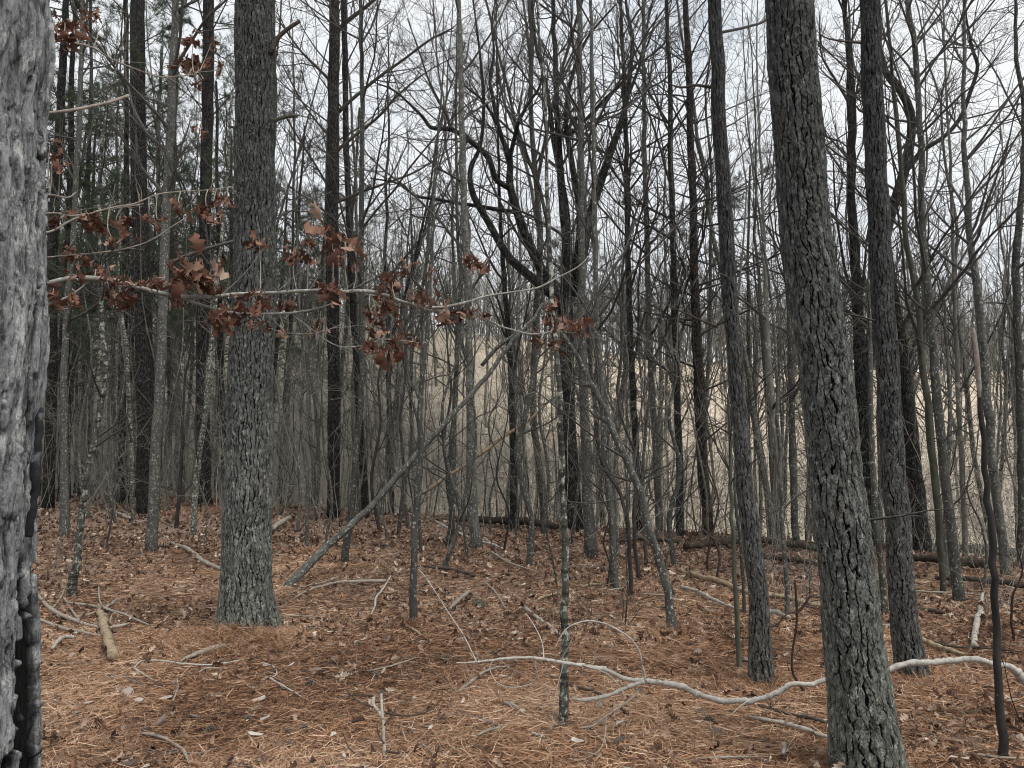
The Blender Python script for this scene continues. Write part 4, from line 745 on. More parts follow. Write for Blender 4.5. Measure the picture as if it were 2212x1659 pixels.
for q, w_, mat, lab, tw in [
    ([(240, 570), (340, 670), (480, 740), (655, 790)], [6, 8, 8, 6], 'stick', 'grey stick crossing from the near trunk down to the thick tan limb', 3),
    ([(228, 725), (400, 790), (520, 815), (650, 840)], [7, 7, 7, 5], 'stick', 'lower grey stick running from the near trunk to the thick tan limb', 0),
    ([(430, 615), (640, 650), (800, 700), (870, 730), (965, 765)], [4, 6, 7, 6, 3], 'stick', 'brownish stick crossing over the upper end of the thick tan limb', 4),
    ([(330, 665), (390, 590), (430, 480)], [4, 4, 2], 'stick', 'thin pale forked stick propped at the foot of the curvy stem', 0),
    ([(410, 580), (480, 690), (560, 800)], [3, 4, 3], 'stick', 'thin pale stick slanting below the curvy stem', 0),
    ([(640, 478), (640, 560), (650, 620), (695, 665)], [2, 4, 4, 3], 'stick', 'upright leaning stick above the thick tan limb', 0),
    ([(500, 712), (600, 690), (690, 650), (760, 590)], [3, 5, 6, 4], 'stick', 'curved stick left of the upper end of the thick tan limb', 0),
    ([(705, 790), (770, 775), (832, 760)], [7, 7, 5], 'birch', 'short pale stub right of the thick tan limb', 0),
    ([(340, 925), (375, 880), (420, 855), (490, 850)], [6, 9, 9, 6], 'birch', 'pale curved peeling stick at far lower left', 0),
    ([(1170, 1010), (1270, 965), (1380, 930), (1505, 910)], [6, 11, 12, 9], 'stick', 'weathered grey wood piece below the thick straight pine', 0),
    ([(1190, 910), (1330, 905), (1505, 888)], [5, 7, 6], 'stick', 'slim stick just above the weathered grey wood piece', 0),
    ([(1590, 890), (1700, 852), (1820, 825), (1950, 795), (2060, 780)], [14, 14, 6, 3, 2], 'stick', 'brown bark piece with a thin tail at the foot of the thick straight pine', 0),
    ([(868, 1050), (925, 1003), (1050, 1005), (1200, 1025), (1380, 1030), (1580, 993)], [3, 4, 4, 4, 4, 2], 'bleached', 'long thin pale twig lying bent below the thick straight pine', 0),
    ([(868, 1052), (920, 1085), (990, 1130)], [3, 3, 2], 'bleached', 'short pale twig forming a V with the long bent twig', 0),
    ([(1290, 1075), (1350, 1050), (1470, 1052)], [2, 3, 2], 'bleached', 'small pale twig right under the long bent twig', 0),
    ([(1690, 1015), (1760, 1035), (1790, 1065), (1785, 1100), (1750, 1118)], [3, 3, 3, 3, 2], 'bleached', 'hooked pale twig right of the long bent twig', 0),
    ([(1750, 1118), (1850, 1180), (1970, 1250)], [4, 4, 3], 'bleached', 'pale lumpy twig pointing down right under the hooked twig', 0),
    ([(918, 1487), (1000, 1500), (1060, 1520), (1130, 1560), (1180, 1595), (1215, 1665)], [6, 6, 7, 7, 7, 6], 'stick', 'speckled stick running to the lower edge left of the middle', 3),
    ([(800, 1100), (960, 1160), (1060, 1160), (1150, 1150)], [2, 3, 3, 2], 'stick_dark', 'dark thin curved twig in the needles at lower left', 0),
    ([(1145, 1120), (1150, 1180), (1120, 1270)], [3, 4, 4], 'stick', 'short upright twig piece at lower left of the middle', 0),
    ([(1090, 218), (1210, 265), (1300, 335), (1350, 365), (1425, 397)], [5, 8, 9, 9, 8], 'stick', 'slim fallen limb reaching the left side of the thick straight pine', 3),
    ([(700, 5), (780, 35), (850, 65), (915, 85)], [5, 7, 7, 4], 'stick', 'fallen limb on the crest at left', 0),
    ([(1770, 130), (1840, 80), (1880, 50)], [10, 10, 7], 'birch', 'pale limb end poking out right behind the thick straight pine', 0),
    ([(870, 300), (960, 270), (1050, 242), (1120, 240)], [3, 4, 4, 2], 'stick_dark', 'dark stick at the mossy foot of the pale grey speckled tree', 0),
    ([(1880, 605), (1960, 555), (2050, 520), (2212, 482), (2330, 480), (2500, 478)], [2, 4, 5, 6, 7, 8], 'stick', 'long bowed grey stick below the foot of the leaning dead trunk', 0),
    ([(1870, 560), (1980, 510), (2100, 480), (2212, 440)], [2, 3, 3, 2], 'stick', 'thin grey stick just above the long bowed stick', 0),
    ([(1820, 705), (1960, 706), (2100, 712)], [3, 3, 2], 'stick', 'thin level stick right of the thick straight pine foot', 0)]:
    floor_path(T7(q, w_), mat, 'stick', lab, 'stick', .5, twigs=tw, group=SG)
for q, w_, mat, lab, tw in [
    ([(190, 695), (215, 650), (222, 590), (270, 525), (320, 440)], [3, 5, 5, 4, 3], 'bleached', 'crooked white twig left of the limbless straight trunk', 0),
    ([(520, 372), (600, 385), (700, 395), (780, 415), (860, 442)], [4, 5, 6, 6, 10], 'stick_dark', 'dark brown stick with a knobbed right end, right of the limbless straight trunk', 0),
    ([(700, 665), (760, 605), (832, 548)], [6, 9, 8], 'stick', 'grey rotten stick left of the mossy stone', 0),
    ([(930, 480), (1000, 550), (1062, 655)], [3, 4, 3], 'stick', 'thin stick running down right past the mossy stone', 0),
    ([(1190, 652), (1270, 720), (1350, 780), (1412, 830)], [6, 8, 8, 7], 'birch', 'lichened stick pointing at the black and white pole', 0),
    ([(1222, 617), (1330, 577), (1420, 555)], [5, 7, 6], 'tan', 'tan stick on the left side of the black and white pole', 0),
    ([(1560, 515), (1620, 500), (1685, 500)], [5, 7, 6], 'tan', 'short tan stick right of the black and white pole', 0),
    ([(760, 1212), (860, 1130), (930, 1078), (1000, 1050), (1090, 1040)], [7, 7, 6, 5, 3], 'stick', 'slanting grey stick under the left end of the bleached branch', 4),
    ([(175, 1070), (350, 1030), (480, 980)], [3, 4, 2], 'stick', 'slim twig in the needles, left foreground of the middle', 0),
    ([(550, 25), (600, 70), (700, 130), (820, 182)], [3, 4, 5, 5], 'bleached', 'white long stick left of the patched swollen foot tree', 0),
    ([(915, 218), (980, 235), (1045, 258)], [6, 6, 4], 'bleached', 'white stick right of the patched swollen foot tree', 0),
    ([(970, 280), (1080, 350), (1180, 385), (1280, 415)], [4, 5, 4, 2], 'stick', 'dark grey stick below the middle log', 0),
    ([(1310, 325), (1400, 325), (1515, 318)], [5, 6, 5], 'stick_dark', 'short dark stick behind the black and white pole', 0),
    ([(1480, 370), (1600, 365), (1720, 385), (1800, 430), (1860, 500)], [2, 3, 3, 3, 2], 'stick', 'thin arched twig between the pole and the dark curving tree', 0),
    ([(1730, 535), (1800, 525), (1880, 515)], [3, 4, 4], 'bleached', 'pale short stick at the foot of the slim straight stem', 0),
    ([(1960, 560), (2060, 566), (2130, 570)], [3, 4, 3], 'stick', 'pale short stick left of the dark curving tree', 0),
    ([(2050, 650), (2110, 645), (2170, 650)], [3, 4, 3], 'stick_dark', 'little dark stick caught against the dark curving tree', 0),
    ([(430, 1415), (480, 1500), (540, 1570), (600, 1625)], [3, 3, 3, 2], 'stick', 'slim twig at the lower edge right of the upright broken twig', 0),
    ([(880, 1500), (960, 1465), (1050, 1445)], [4, 6, 4], 'stick', 'short mossy grey stick left of the black and white pole foot', 0),
    ([(1055, 1285), (1100, 1300), (1145, 1325)], [9, 10, 7], 'stick', 'flaking grey bark strip in the needles', 0),
    ([(1480, 1160), (1560, 1190), (1640, 1210), (1700, 1245)], [4, 5, 6, 5], 'stick_dark', 'dark stick under the side arm of the bleached branch', 0),
    ([(1230, 1485), (1280, 1500), (1315, 1510)], [5, 7, 5], 'birch', 'small pale wood chip below the pole', 0),
    ([(190, 230), (240, 235), (300, 240)], [5, 6, 4], 'stick_dark', 'dark stick on the crest behind the leaning dead trunk', 0),
    ([(420, 770), (470, 800), (515, 832)], [5, 6, 5], 'tan', 'short tan stick at the foot of the limbless straight trunk', 0)]:
    floor_path(T8(q, w_), mat, 'stick', lab, 'stick', .5, twigs=tw, group=SG)
for q, w_, mat, lab, tw in [
    ([(-40, 400), (100, 445), (250, 490), (385, 540), (520, 570), (660, 590), (780, 620), (930, 660)], [7, 10, 11, 11, 11, 11, 12, 12], 'tan', 'long yellowish fallen pole passing behind the slim foreground pine', 0),
    ([(-10, 515), (90, 545), (200, 600), (330, 652)], [7, 8, 7, 5], 'birch', 'pale blotched stick below the long yellowish pole', 0),
    ([(550, 685), (620, 695), (690, 720)], [11, 12, 9], 'birch', 'short stout blotched stick between the two foreground pines', 0),
    ([(1530, 668), (1600, 675), (1695, 690)], [9, 10, 9], 'stick_dark', 'short black burnt stick right of the dark reddish grey pine', 0),
    ([(1550, 870), (1640, 910), (1720, 940), (1820, 962)], [11, 13, 12, 8], 'tan', 'orange tan fallen limb right of the dark reddish grey pine foot', 0),
    ([(1545, 850), (1680, 895), (1800, 915), (1960, 920), (2212, 945)], [4, 5, 5, 4, 3], 'stick_dark', 'dark long stick above the bleached branch at right', 0),
    ([(1890, 915), (1900, 800), (1925, 700), (1930, 645)], [14, 13, 12, 10], 'birch', 'stout white limb lying end on near the right edge', 0),
    ([(1930, 640), (1940, 600), (1945, 560)], [8, 7, 6], 'birch', 'short white limb piece beyond the stout white limb', 0),
    ([(1520, 540), (1680, 550), (1830, 555), (1990, 580), (2150, 635)], [3, 4, 4, 4, 4], 'stick', 'long thin stick crossing behind the right hand trees', 3),
    ([(490, 1300), (600, 1335), (700, 1365), (860, 1395), (980, 1440)], [5, 8, 8, 7, 6], 'stick_dark', 'dark fallen stick with lichen left of the leaning pine foot', 5),
    ([(425, 1375), (530, 1400), (660, 1425), (800, 1465), (970, 1530)], [6, 9, 9, 9, 7], 'birch', 'pale rotten stick left of the leaning pine foot', 0),
    ([(660, 1550), (662, 1590), (655, 1625)], [6, 8, 9], 'bleached', 'small white splinter at the bottom left of the leaning pine', 0),
    ([(95, 1655), (300, 1645), (560, 1640)], [4, 5, 3], 'stick', 'thin stick along the bottom edge right of the middle', 0),
    ([(1770, 1615), (1950, 1635), (2100, 1650), (2215, 1655)], [3, 5, 5, 5], 'stick', 'thin stick at the lower right corner', 0),
    ([(1290, 765), (1340, 775), (1370, 780)], [6, 7, 5], 'birch', 'pale stick end between the two thick right pines', 0),
    ([(385, 1005), (500, 1020), (610, 1035)], [5, 6, 4], 'stick_dark', 'brown stick at the foot of the slim foreground pine', 0)]:
    floor_path(T9(q, w_), mat, 'fallen_pole' if 'pole' in lab[:26] else 'stick', lab, 'stick', .5, twigs=tw, group=SG)
LG = 'mouldering logs on the crest'
for q, Yl, lab in [([(985, 1134, 9), (1040, 1137, 13), (1100, 1141, 16), (1160, 1147, 16), (1205, 1152, 13)], None, 'dark mossy fallen log in the middle at the crest of the slope'),
                   ([(1962, 1222, 16), (2010, 1227, 17), (2070, 1233, 18), (2137, 1240, 17)], None, 'dark mouldering log at right, the nearer of two'),
                   ([(1880, 1192, 13), (2020, 1199, 17), (2110, 1203, 18), (2230, 1212, 18)], None, 'long dark log behind the nearer mouldering log at right'),
                   ([(1480, 1196, 13), (1560, 1188, 15), (1640, 1184, 15), (1770, 1200, 13)], None, 'tangled dark log behind the slim foreground pine'), ([(1640, 1216, 9), (1700, 1222, 11), (1770, 1232, 9)], None, 'short dark log under the brush left of the leaning thick pine'), ([(2020, 1262, 10), (2110, 1268, 12), (2230, 1283, 12)], None, 'thin dark log nearest in the right corner of the crest'), ([(1330, 1182, 8), (1390, 1176, 10), (1470, 1183, 8)], None, 'thin dark log behind the curving tree')]:
    floor_path(q, 'logwood', 'fallen_log', lab, 'log', 1.5, twigs=7, sides=14, group=LG, n=26)

# stone with moss
def blob(rad, seed, flat=.8, n=18):
    th = np.linspace(0, math.pi, n)[:, None]; ph = np.linspace(0, 2 * math.pi, n * 2, endpoint=False)[None]
    d = np.stack([np.sin(th) * np.cos(ph), np.sin(th) * np.sin(ph), np.cos(th) + 0 * ph], -1)
    r = rad * (1 + .28 * vnoise(d[..., 0] * 1.3, d[..., 1] * 1.3, d[..., 2] * 1.3, seed) + .1 * vnoise(d[..., 0] * 5, d[..., 1] * 5, d[..., 2] * 5, seed))
    V = (d * r[..., None] * np.array([1, 1, flat])).reshape(-1, 3); K = n * 2; i, j = np.meshgrid(np.arange(n - 1), np.arange(K), indexing='ij')
    return V, np.stack([i * K + j, (i + 1) * K + j, (i + 1) * K + (j + 1) % K, i * K + (j + 1) % K], -1).reshape(-1, 4)
h = hit(1037, 1316); V, F = blob(.058, 3, .95)
M['stone'] = wood('mossy_stone', (.035, .04, .028), (.1, .11, .075), (.2, .21, .16), .62, 20)
tag(link('rock', mesh('rock', V, [F], M['stone'], smooth=False), None, (h[0], h[1], h[2] + .03)), 'small dark green mossy stone in the litter right of the limbless straight trunk', 'rock')

# pine cones
def cone_mesh():
    G = Geo(); k = 60; i = np.arange(k); f = i / k; z = f * .055; r = .019 * np.sin(np.clip(.25 + f * .8, 0, 1) * math.pi) ** .7 + .003; a = i * 2.39996
    c = np.stack([np.cos(a) * r * .55, np.sin(a) * r * .55, z], -1); o_ = np.stack([np.cos(a), np.sin(a), 0 * a], -1); s_ = np.stack([-np.sin(a), np.cos(a), 0 * a], -1); u = np.array([0, 0, 1])
    wd = .0065 * (1.1 - .5 * f)[:, None]
    V = np.stack([c - s_ * wd * .5, c + s_ * wd * .5, c + o_ * r[:, None] * .75 + s_ * wd + u * .007, c + o_ * r[:, None] * .75 - s_ * wd + u * .007, c + o_ * r[:, None] * .6 + u * .001 + o_ * .004], 1).reshape(-1, 3)
    b = np.arange(k)[:, None] * 5; F4 = np.concatenate([b + np.array([[0, 1, 2, 3]])]); F3 = np.concatenate([b + np.array([[3, 2, 4]]), b + np.array([[0, 3, 4]]), b + np.array([[2, 1, 4]])])
    G.add(V, [F4, F3], np.tile([.1, .1, .9, .9, .6], k)); P = np.array([[[0, 0, -.001], [0, 0, .03], [0, 0, .055]]]); G.tubes(P, np.array([[.007, .011, .003]]), 8, a=.2)
    return G.build('pine_cone', M['cone'], False, 'tint')
cm = cone_mesh(); cones = [(T8([p], 0)[0][:2], l) for p, l in [((710, 975), 'upper of two pine cones touching below the left end of the bleached branch'), ((678, 1002), 'lower of two pine cones touching below the left end of the bleached branch'), ((212, 1095), 'pine cone above the upright broken twig'), ((660, 662), 'pine cone left of the grey rotten stick'), ((100, 880), 'pine cone lying on its side below the white crooked twig'),
    ((1025, 1425), 'pine cone at the mossy grey stick'), ((440, 1262), 'half buried pine cone right of the upright broken twig'), ((1150, 705), 'pine cone left of the lichened stick'), ((1730, 1342), 'pine cone in the needles right of the black and white pole'), ((1450, 1425), 'open pine cone just below the foot of the black and white pole'), ((1600, 1438), 'pine cone a little right of the pole foot'), ((828, 700), 'faint pine cone left of the mossy green patch')]] + \
    [(T7([p], 0)[0][:2], l) for p, l in [((1410, 868), 'grey pine cone at the foot of the thick straight pine'), ((912, 1452), 'left of two pine cones above the speckled stick'), ((960, 1455), 'right of two pine cones above the speckled stick'), ((1852, 1462), 'whitish pine cone, left of a pair near the lower edge'), ((1970, 1445), 'grey pine cone, right of a pair near the lower edge'), ((1862, 1560), 'pine cone below the whitish pair'), ((1810, 612), 'pine cone close behind the thick straight pine foot on its right'), ((1600, 1382), 'small round pine cone left of the whitish pair'), ((2195, 872), 'pine cone right of the thin brown tail of bark'), ((1372, 1432), 'dark flattened pine cone above the needles at lower left'), ((2018, 1132), 'dark pine cone by the pale lumpy twig'), ((720, 1100), 'pale leafy looking cone left of the long bent twig')]] + \
    [(T9([p], 0)[0][:2], l) for p, l in [((205, 1385), 'pine cone left of the dark fallen stick with lichen'), ((330, 1185), 'pale pine cone under the bleached branch'), ((380, 1625), 'pine cone at the bottom edge'), ((1120, 1640), 'pale cone at the foot of the leaning pine')]]
for i, ((x, y), lab) in enumerate(cones):
    h = hit(x, y); o = link('pine_cone', cm, None, (h[0], h[1], h[2] + .02)); s_ = rng.uniform(.85, 1.15); o.scale = (s_,) * 3
    o.rotation_euler = (math.radians(rng.uniform(70, 110)), rng.uniform(-.4, .4), rng.uniform(0, 6.28)); tag(o, lab, 'pine cone', 'pine cones on the needle floor')

# green grass tufts
def grass(h, n, r, hh, lab):
    b = np.column_stack([rng.normal(size=n) * r, rng.normal(size=n) * r, np.zeros(n)]); d = unit(np.column_stack([rng.normal(size=n) * .6, rng.normal(size=n) * .6, np.ones(n)]))
    P, R = grow(b, d, rng.uniform(.5, 1, n) * hh, np.full(n, .0013), 5, .15, -.12); G = Geo(); G.tubes(P, R, 3, a=np.repeat(rng.random(n), 15))
    o = link('grass_tuft', G.build('grass_tuft', M['grass'], True, 'tint'), None, (h[0], h[1], h[2] - .01)); tag(o, lab, 'grass', 'green grass tufts')
for (x, y), lab in [((788, 1230), 'green grass tuft at the foot of the pale speckled stem'), ((832, 1245), 'yellowish grass tuft right of the speckled stem foot'), ((1137, 1270), 'small green grass tuft left of the black and white pole'), ((757, 1380), 'thin grass tuft left of the limbless straight trunk'), ((1000, 1612), 'green mossy tuft near the lower edge in the middle'), ((1175, 1337), 'green tuft beside the lichened stick')]:
    grass(hit(x, y), 90, .07, .13, lab)

# upright dead broken twig at the bottom left of the middle
h0 = hit(833, 1655); UT = thing('dead_branch', 'dead speckled branch standing upright with crooked black side twigs at the bottom edge', 'branch', h0)
def ut(pts, w_, name, mat='stick'):
    Q = []
    for i, (x, y) in enumerate(pts):
        p = at(737.4 + x / 3, 1106 + y / 3, h0[1] + .05 * i); Q.append([*(p - h0), w_[i] / 2 * depth_of(p) / FP])
    S = spline(Q, 24); G = Geo(); G.tubes(S[None, :, :3], S[None, :, 3], 8, cap=True, lump=.2, seed=2); return link(name, G.build(name, M[mat]), UT), S
ut([(292, 1665), (283, 1580), (275, 1470), (270, 1350), (240, 1290), (208, 1250), (212, 1190)], [6, 7, 7, 7, 7, 7, 7], 'stem', 'birch'); ut([(268, 1340), (262, 1260), (258, 1180)], [6, 6, 6], 'stem', 'birch')
for q in ([(290, 1548), (360, 1560), (430, 1555), (530, 1530), (600, 1470)], [(285, 1300), (370, 1315), (450, 1320), (580, 1280), (650, 1205), (655, 1180)], [(205, 1265), (100, 1220), (30, 1150)], [(200, 1190), (130, 1190), (50, 1185)], [(280, 1650), (180, 1610), (60, 1540), (8, 1430)], [(280, 1380), (320, 1330), (355, 1270)], [(275, 1500), (240, 1440), (230, 1380)]):
    ut(q, list(np.linspace(4.5, 2, len(q))), 'side_branch', 'stick_dark')

# reddish dead stem and twiggy shrubs
h0 = hit(1735, 1502); RS = thing('shrub', 'reddish brown dead shrub stem with a crooked top, left of the leaning thick pine', 'shrub', h0)
def rs(pts, w_, name):
    Q = []
    for i, (x, y) in enumerate(pts):
        p = at(1474.7 + x / 3, 1106 + y / 3, h0[1]); Q.append([*(p - h0), w_[i] / 2 * depth_of(p) / FP])
    S = spline(Q, 24); G = Geo(); G.tubes(S[None, :, :3], S[None, :, 3], 7, cap=True, lump=.15); o = link(name, G.build(name, M['redstem']), RS)
    g = Geo(); a, b = spawn(S[None, :, :3], S[None, :, 3], 7, .3, 1, 30, 70, (.06, .3), .4, 6, .14, .02, absl=True, rmax=.003); g.tubes(a, b, 3); a, b = spawn(a, b, 3, .2, 1, 30, 70, (.3, .6), .6, 4, .1, 0); g.tubes(a, b, 3); link('twigs', g.build('twigs', M['twig']), o)
rs([(695, 1270), (750, 1210), (785, 1170), (745, 1100), (710, 1030), (712, 900), (735, 760), (740, 640), (735, 560), (728, 440)], [6, 7, 7, 6, 5, 5, 5, 5, 5, 4], 'stem'); rs([(735, 660), (790, 600), (830, 545), (890, 555)], [6, 6, 5, 3], 'branch'); rs([(738, 650), (680, 660), (620, 720), (560, 750)], [4, 3, 3, 2], 'branch')
def shrub(x, y, hh, n, lab, mat='twig', seed=0, spread=.5):
    h = hit(x, y); t = thing('shrub', lab, 'shrub', h, 'low twiggy shrubs'); b = np.column_stack([rng.normal(size=n) * .06, rng.normal(size=n) * .06, np.zeros(n)])
    d = unit(np.column_stack([rng.normal(size=n) * spread, rng.normal(size=n) * spread, np.ones(n)])); P, R = grow(b, d, rng.uniform(.6, 1.1, n) * hh, np.full(n, .004), 9, .1, .02); G = Geo(); G.tubes(P, R, 4)
    link('stems', G.build('stems', M[mat]), t); a, b_ = spawn(P, R, 8, .2, 1, 25, 70, (.2, .55), .6, 6, .14, .02); a2, b2 = spawn(a, b_, 4, .2, 1, 30, 70, (.3, .6), .7, 4, .14, 0, rmin=.001); g = Geo(); g.tubes(a, b_, 3); g.tubes(a2, b2, 3); link('twigs', g.build('twigs', M[mat]), t)
for x, y, hh, n, lab in [(1480, 1200, 1.0, 6, 'brush in front of the reddish pine'), (1180, 1160, 1.0, 5, 'brush at the right end of the middle log'), (720, 1130, 1.0, 6, 'brush at the foot of the near black pine'), (1930, 1215, 1.1, 6, 'brush close behind the dark reddish grey pine'), (2120, 1225, 1.1, 6, 'brush right of the smooth leaning right hand tree'), (1620, 1190, 1.2, 6, 'tall brush over the tangled dark log'), (410, 1100, 1.2, 6, 'brush under the dark pine beside the thick straight pine'), (1700, 1335, .95, 6, 'pale grey twiggy shrub between the slim and the leaning foreground pines'), (1660, 1230, 1.0, 6, 'fine twiggy brush behind the slim foreground pine'), (1560, 1240, .9, 5, 'low brush under the reddish pine'), (1330, 1350, .5, 3, 'wispy low shrub beside the dark curving tree'), (1290, 1330, .45, 3, 'wispy dry seedling right of the black and white pole'),
                         (2155, 1330, 1.0, 6, 'dark twiggy shrub at the right edge behind the snag'), (1850, 1215, 1.1, 6, 'brush behind the leaning thick pine on its right'), (2010, 1225, 1.0, 5, 'brush tangled over the mouldering logs'), (130, 1240, .8, 5, 'brush left of the curvy stem'), (230, 1120, 1.2, 7, 'dense brush on the crest at far left'), (600, 1100, 1.2, 7, 'brush behind the thick straight pine at right'),
                         (330, 1075, 1.3, 7, 'brush behind the left dark pine'), (1110, 1120, 1.2, 6, 'brush behind the middle log'), (1440, 1190, 1.1, 6, 'brush around the dark straight stem'), (2190, 1560, .9, 3, 'thin reddish shoots at the lower right edge'), (480, 1110, 1.3, 6, 'brush left of the thick pine on the crest'), (870, 1110, 1.2, 6, 'brush behind the limbless straight trunk')]:
    shrub(x, y, hh, n, lab, 'redstem' if 'reddish' in lab else random.choice(['twig', 'twig_pale']))

# ------------------------------------------------------------------ needles and leaves on the floor
def scatter(n, y0, y1, pw=1.0, marg=1.18):
    y = (y0 ** (2 - pw) + rng.random(n) * (y1 ** (2 - pw) - y0 ** (2 - pw))) ** (1 / (2 - pw)); x = (rng.random(n) * 2 - 1) * y * .675 * marg
    return x, y
def fl(x, y): return ground(x, y)
def needle_field(n, y0, y1, wd, pw, L0=.1, L1=.2, hz=.032, xy=None, up=.15):
    x, y = scatter(n, y0, y1, pw) if xy is None else xy; n = len(x); z = fl(x, y)
    th = 3.1 * vnoise(x * 1.3, y * 1.3, 0, 8) + rng.normal(size=n) * 1.1; d = np.stack([np.cos(th), np.sin(th), rng.normal(size=n) * up], -1); L = rng.uniform(L0, L1, n)
    p0 = np.stack([x, y, z + rng.random(n) ** 1.6 * hz + .002], -1); c = unit(np.cross(d, [0, 0, 1])); bend = c * (rng.normal(size=n) * .14 * L)[:, None]
    P = np.stack([p0 - d * L[:, None] / 2, p0 + bend, p0 + d * L[:, None] / 2], 1); P[:, [0, 2], 2] = np.maximum(P[:, [0, 2], 2], z[:, None] - .003)
    G_ = wd * (.7 + .6 * rng.random(n)); c = c + np.column_stack([np.zeros(n), np.zeros(n), rng.normal(size=n) * .5])
    V = np.stack([P[:, 0] - c * G_[:, None] * .5, P[:, 0] + c * G_[:, None] * .5, P[:, 1] - c * G_[:, None], P[:, 1] + c * G_[:, None], P[:, 2]], 1).reshape(-1, 3)
    b = np.arange(n)[:, None] * 5; t = np.clip(.5 + .26 * vnoise(x * 1.1, y * 1.1, 3, 15) + rng.normal(size=n) * .27, 0, 1)
    return V, [b + np.array([[0, 1, 3, 2]]), b + np.array([[2, 3, 4]])], np.repeat(t, 5)
def inmask(x, y):
    """needle mats thin out where leaves take over"""
    p = .5 + .6 * vnoise(x * .55, y * .55, 0, 31) + .35 * vnoise(x * 1.7, y * 1.7, 0, 32); far_ = sstep(6.0, 14, y + x * .15)
    return np.clip(p + .45 - far_ * .75, .04, 1)
G = Geo()
for n, y0, y1, wd, pw in ((210000, 2.6, 6.5, .0017, 1.1), (120000, 6, 11, .0023, 1.0), (50000, 10.5, 17, .0032, 1.0)):
    x, y = scatter(n, y0, y1, pw); k = rng.random(n) < inmask(x, y); V, F, t = needle_field(0, 0, 0, wd, 0, xy=(x[k], y[k]), L0=.09, L1=.19); G.add(V, F, t)
# heaps of needles caught around trunk feet
for cx, cy, rr, n, hh in [(bB[0] - .03, bB[1] - .2, .5, 17000, .17), (bC[0], bC[1], .35, 2500, .05), (bD[0], bD[1], .26, 2500, .05), (bE[0], bE[1], .32, 3500, .05), (hit(662, 1196)[0], hit(662, 1196)[1], .12, 700, .08), (hit(1452, 1372)[0], hit(1452, 1372)[1], .2, 1200, .05), (hit(893, 1354)[0], hit(893, 1354)[1], .15, 900, .05), (hit(430, 1112)[0], 15.6, .7, 2500, .22)]:
    a = rng.random(n) * 6.283; q = rng.random(n) ** .7 * rr; x = cx + np.cos(a) * q * 1.2; y = cy + np.sin(a) * q; V, F, t = needle_field(0, 0, 0, .0013, 0, xy=(x, y), hz=.02, up=.45, L0=.08, L1=.17)
    V[:, 2] += np.repeat(hh * (1 - q / rr) ** 1.0 * rng.random(n), 5); G.add(V, F, t)
tag(link('pine_needle_litter', G.build('pine_needle_litter', M['needles'], False, 'tint')), 'rust orange fallen pine needles matted over the forest floor', 'pine needles', kind='stuff')
G = Geo()
for n, y0, y1, s0, s1, thr in ((13000, 2.6, 7, .025, .09, 0), (32000, 6, 12.5, .035, .095, 0), (30000, 11, 24, .05, .11, 0), (14000, 22, 60, .08, .2, 0)):
    x, y = scatter(n, y0, y1, 1.0); dens_ = np.clip(.25 + .9 * (1 - inmask(x, y)) ** .8 * 1.2 + .3 * vnoise(x * 2, y * 2, 0, 40), .1, 1); k = rng.random(n) < dens_; x, y = x[k], y[k]; K = len(x)
    ax = np.column_stack([rng.normal(size=K), rng.normal(size=K), rng.normal(size=K) * .22]); leaf_mesh(G, np.column_stack([x, y, fl(x, y) + .01 + rng.random(K) * .035]), ax, rng.uniform(s0, s1, K), lobed=2 if y0 < 10 else False)
tag(link('leaf_litter', G.build('leaf_litter', M['litter'], False, 'tint')), 'pale brown curled dead leaves scattered over the forest floor', 'dead leaves', kind='stuff')
# small broken twigs everywhere
G = Geo()
for n, y0, y1, rr in ((2600, 2.7, 8, .0021), (2600, 7.5, 16, .0035)):
    x, y = scatter(n, y0, y1, 1.0); d = np.column_stack([rng.normal(size=n), rng.normal(size=n), rng.normal(size=n) * .06]); P, R = grow(np.column_stack([x, y, fl(x, y) + .012]), d, rng.uniform(.06, .42, n), rr * rng.uniform(.5, 1.5, n), 6, .13, 0); P[..., 2] = np.maximum(P[..., 2], fl(P[..., 0], P[..., 1]) + .004); G.tubes(P, R, 4)
tag(link('twig_litter', G.build('twig_litter', M['stick'])), 'small broken grey twigs strewn among the needles', 'twigs', kind='stuff')

# flakes of shed bark
G = Geo(); n = 900; x, y = scatter(n, 2.6, 11, 1.0); a = rng.random(n) * 6.283; l = rng.uniform(.012, .045, n); w_ = l * rng.uniform(.25, .6, n)
u_ = np.column_stack([np.cos(a), np.sin(a), rng.normal(size=n) * .25]); v_ = np.column_stack([-np.sin(a), np.cos(a), rng.normal(size=n) * .25]); c_ = np.column_stack([x, y, fl(x, y) + .022 + rng.random(n) * .02])
V = np.stack([c_ + u_ * (l * p)[:, None] + v_ * (w_ * q)[:, None] for p, q in ((-1, -.6), (-.3, -1), (.8, -.8), (1, .3), (.2, 1), (-.9, .7))], 1) ; V += rng.normal(size=V.shape) * .003
b = np.arange(n)[:, None] * 6; G.add(V.reshape(-1, 3), [b + np.array([[0, 1, 2, 3]]), b + np.array([[0, 3, 4, 5]])], np.repeat(rng.random(n), 6))
M['chip'] = tinted('bark_flake', [(0, (.06, .045, .04)), (.5, (.2, .16, .135)), (1, (.5, .46, .41))])
tag(link('bark_flakes', G.build('bark_flakes', M['chip'], False, 'tint')), 'grey and brown flakes of shed bark among the needles', 'bark flakes', kind='stuff')
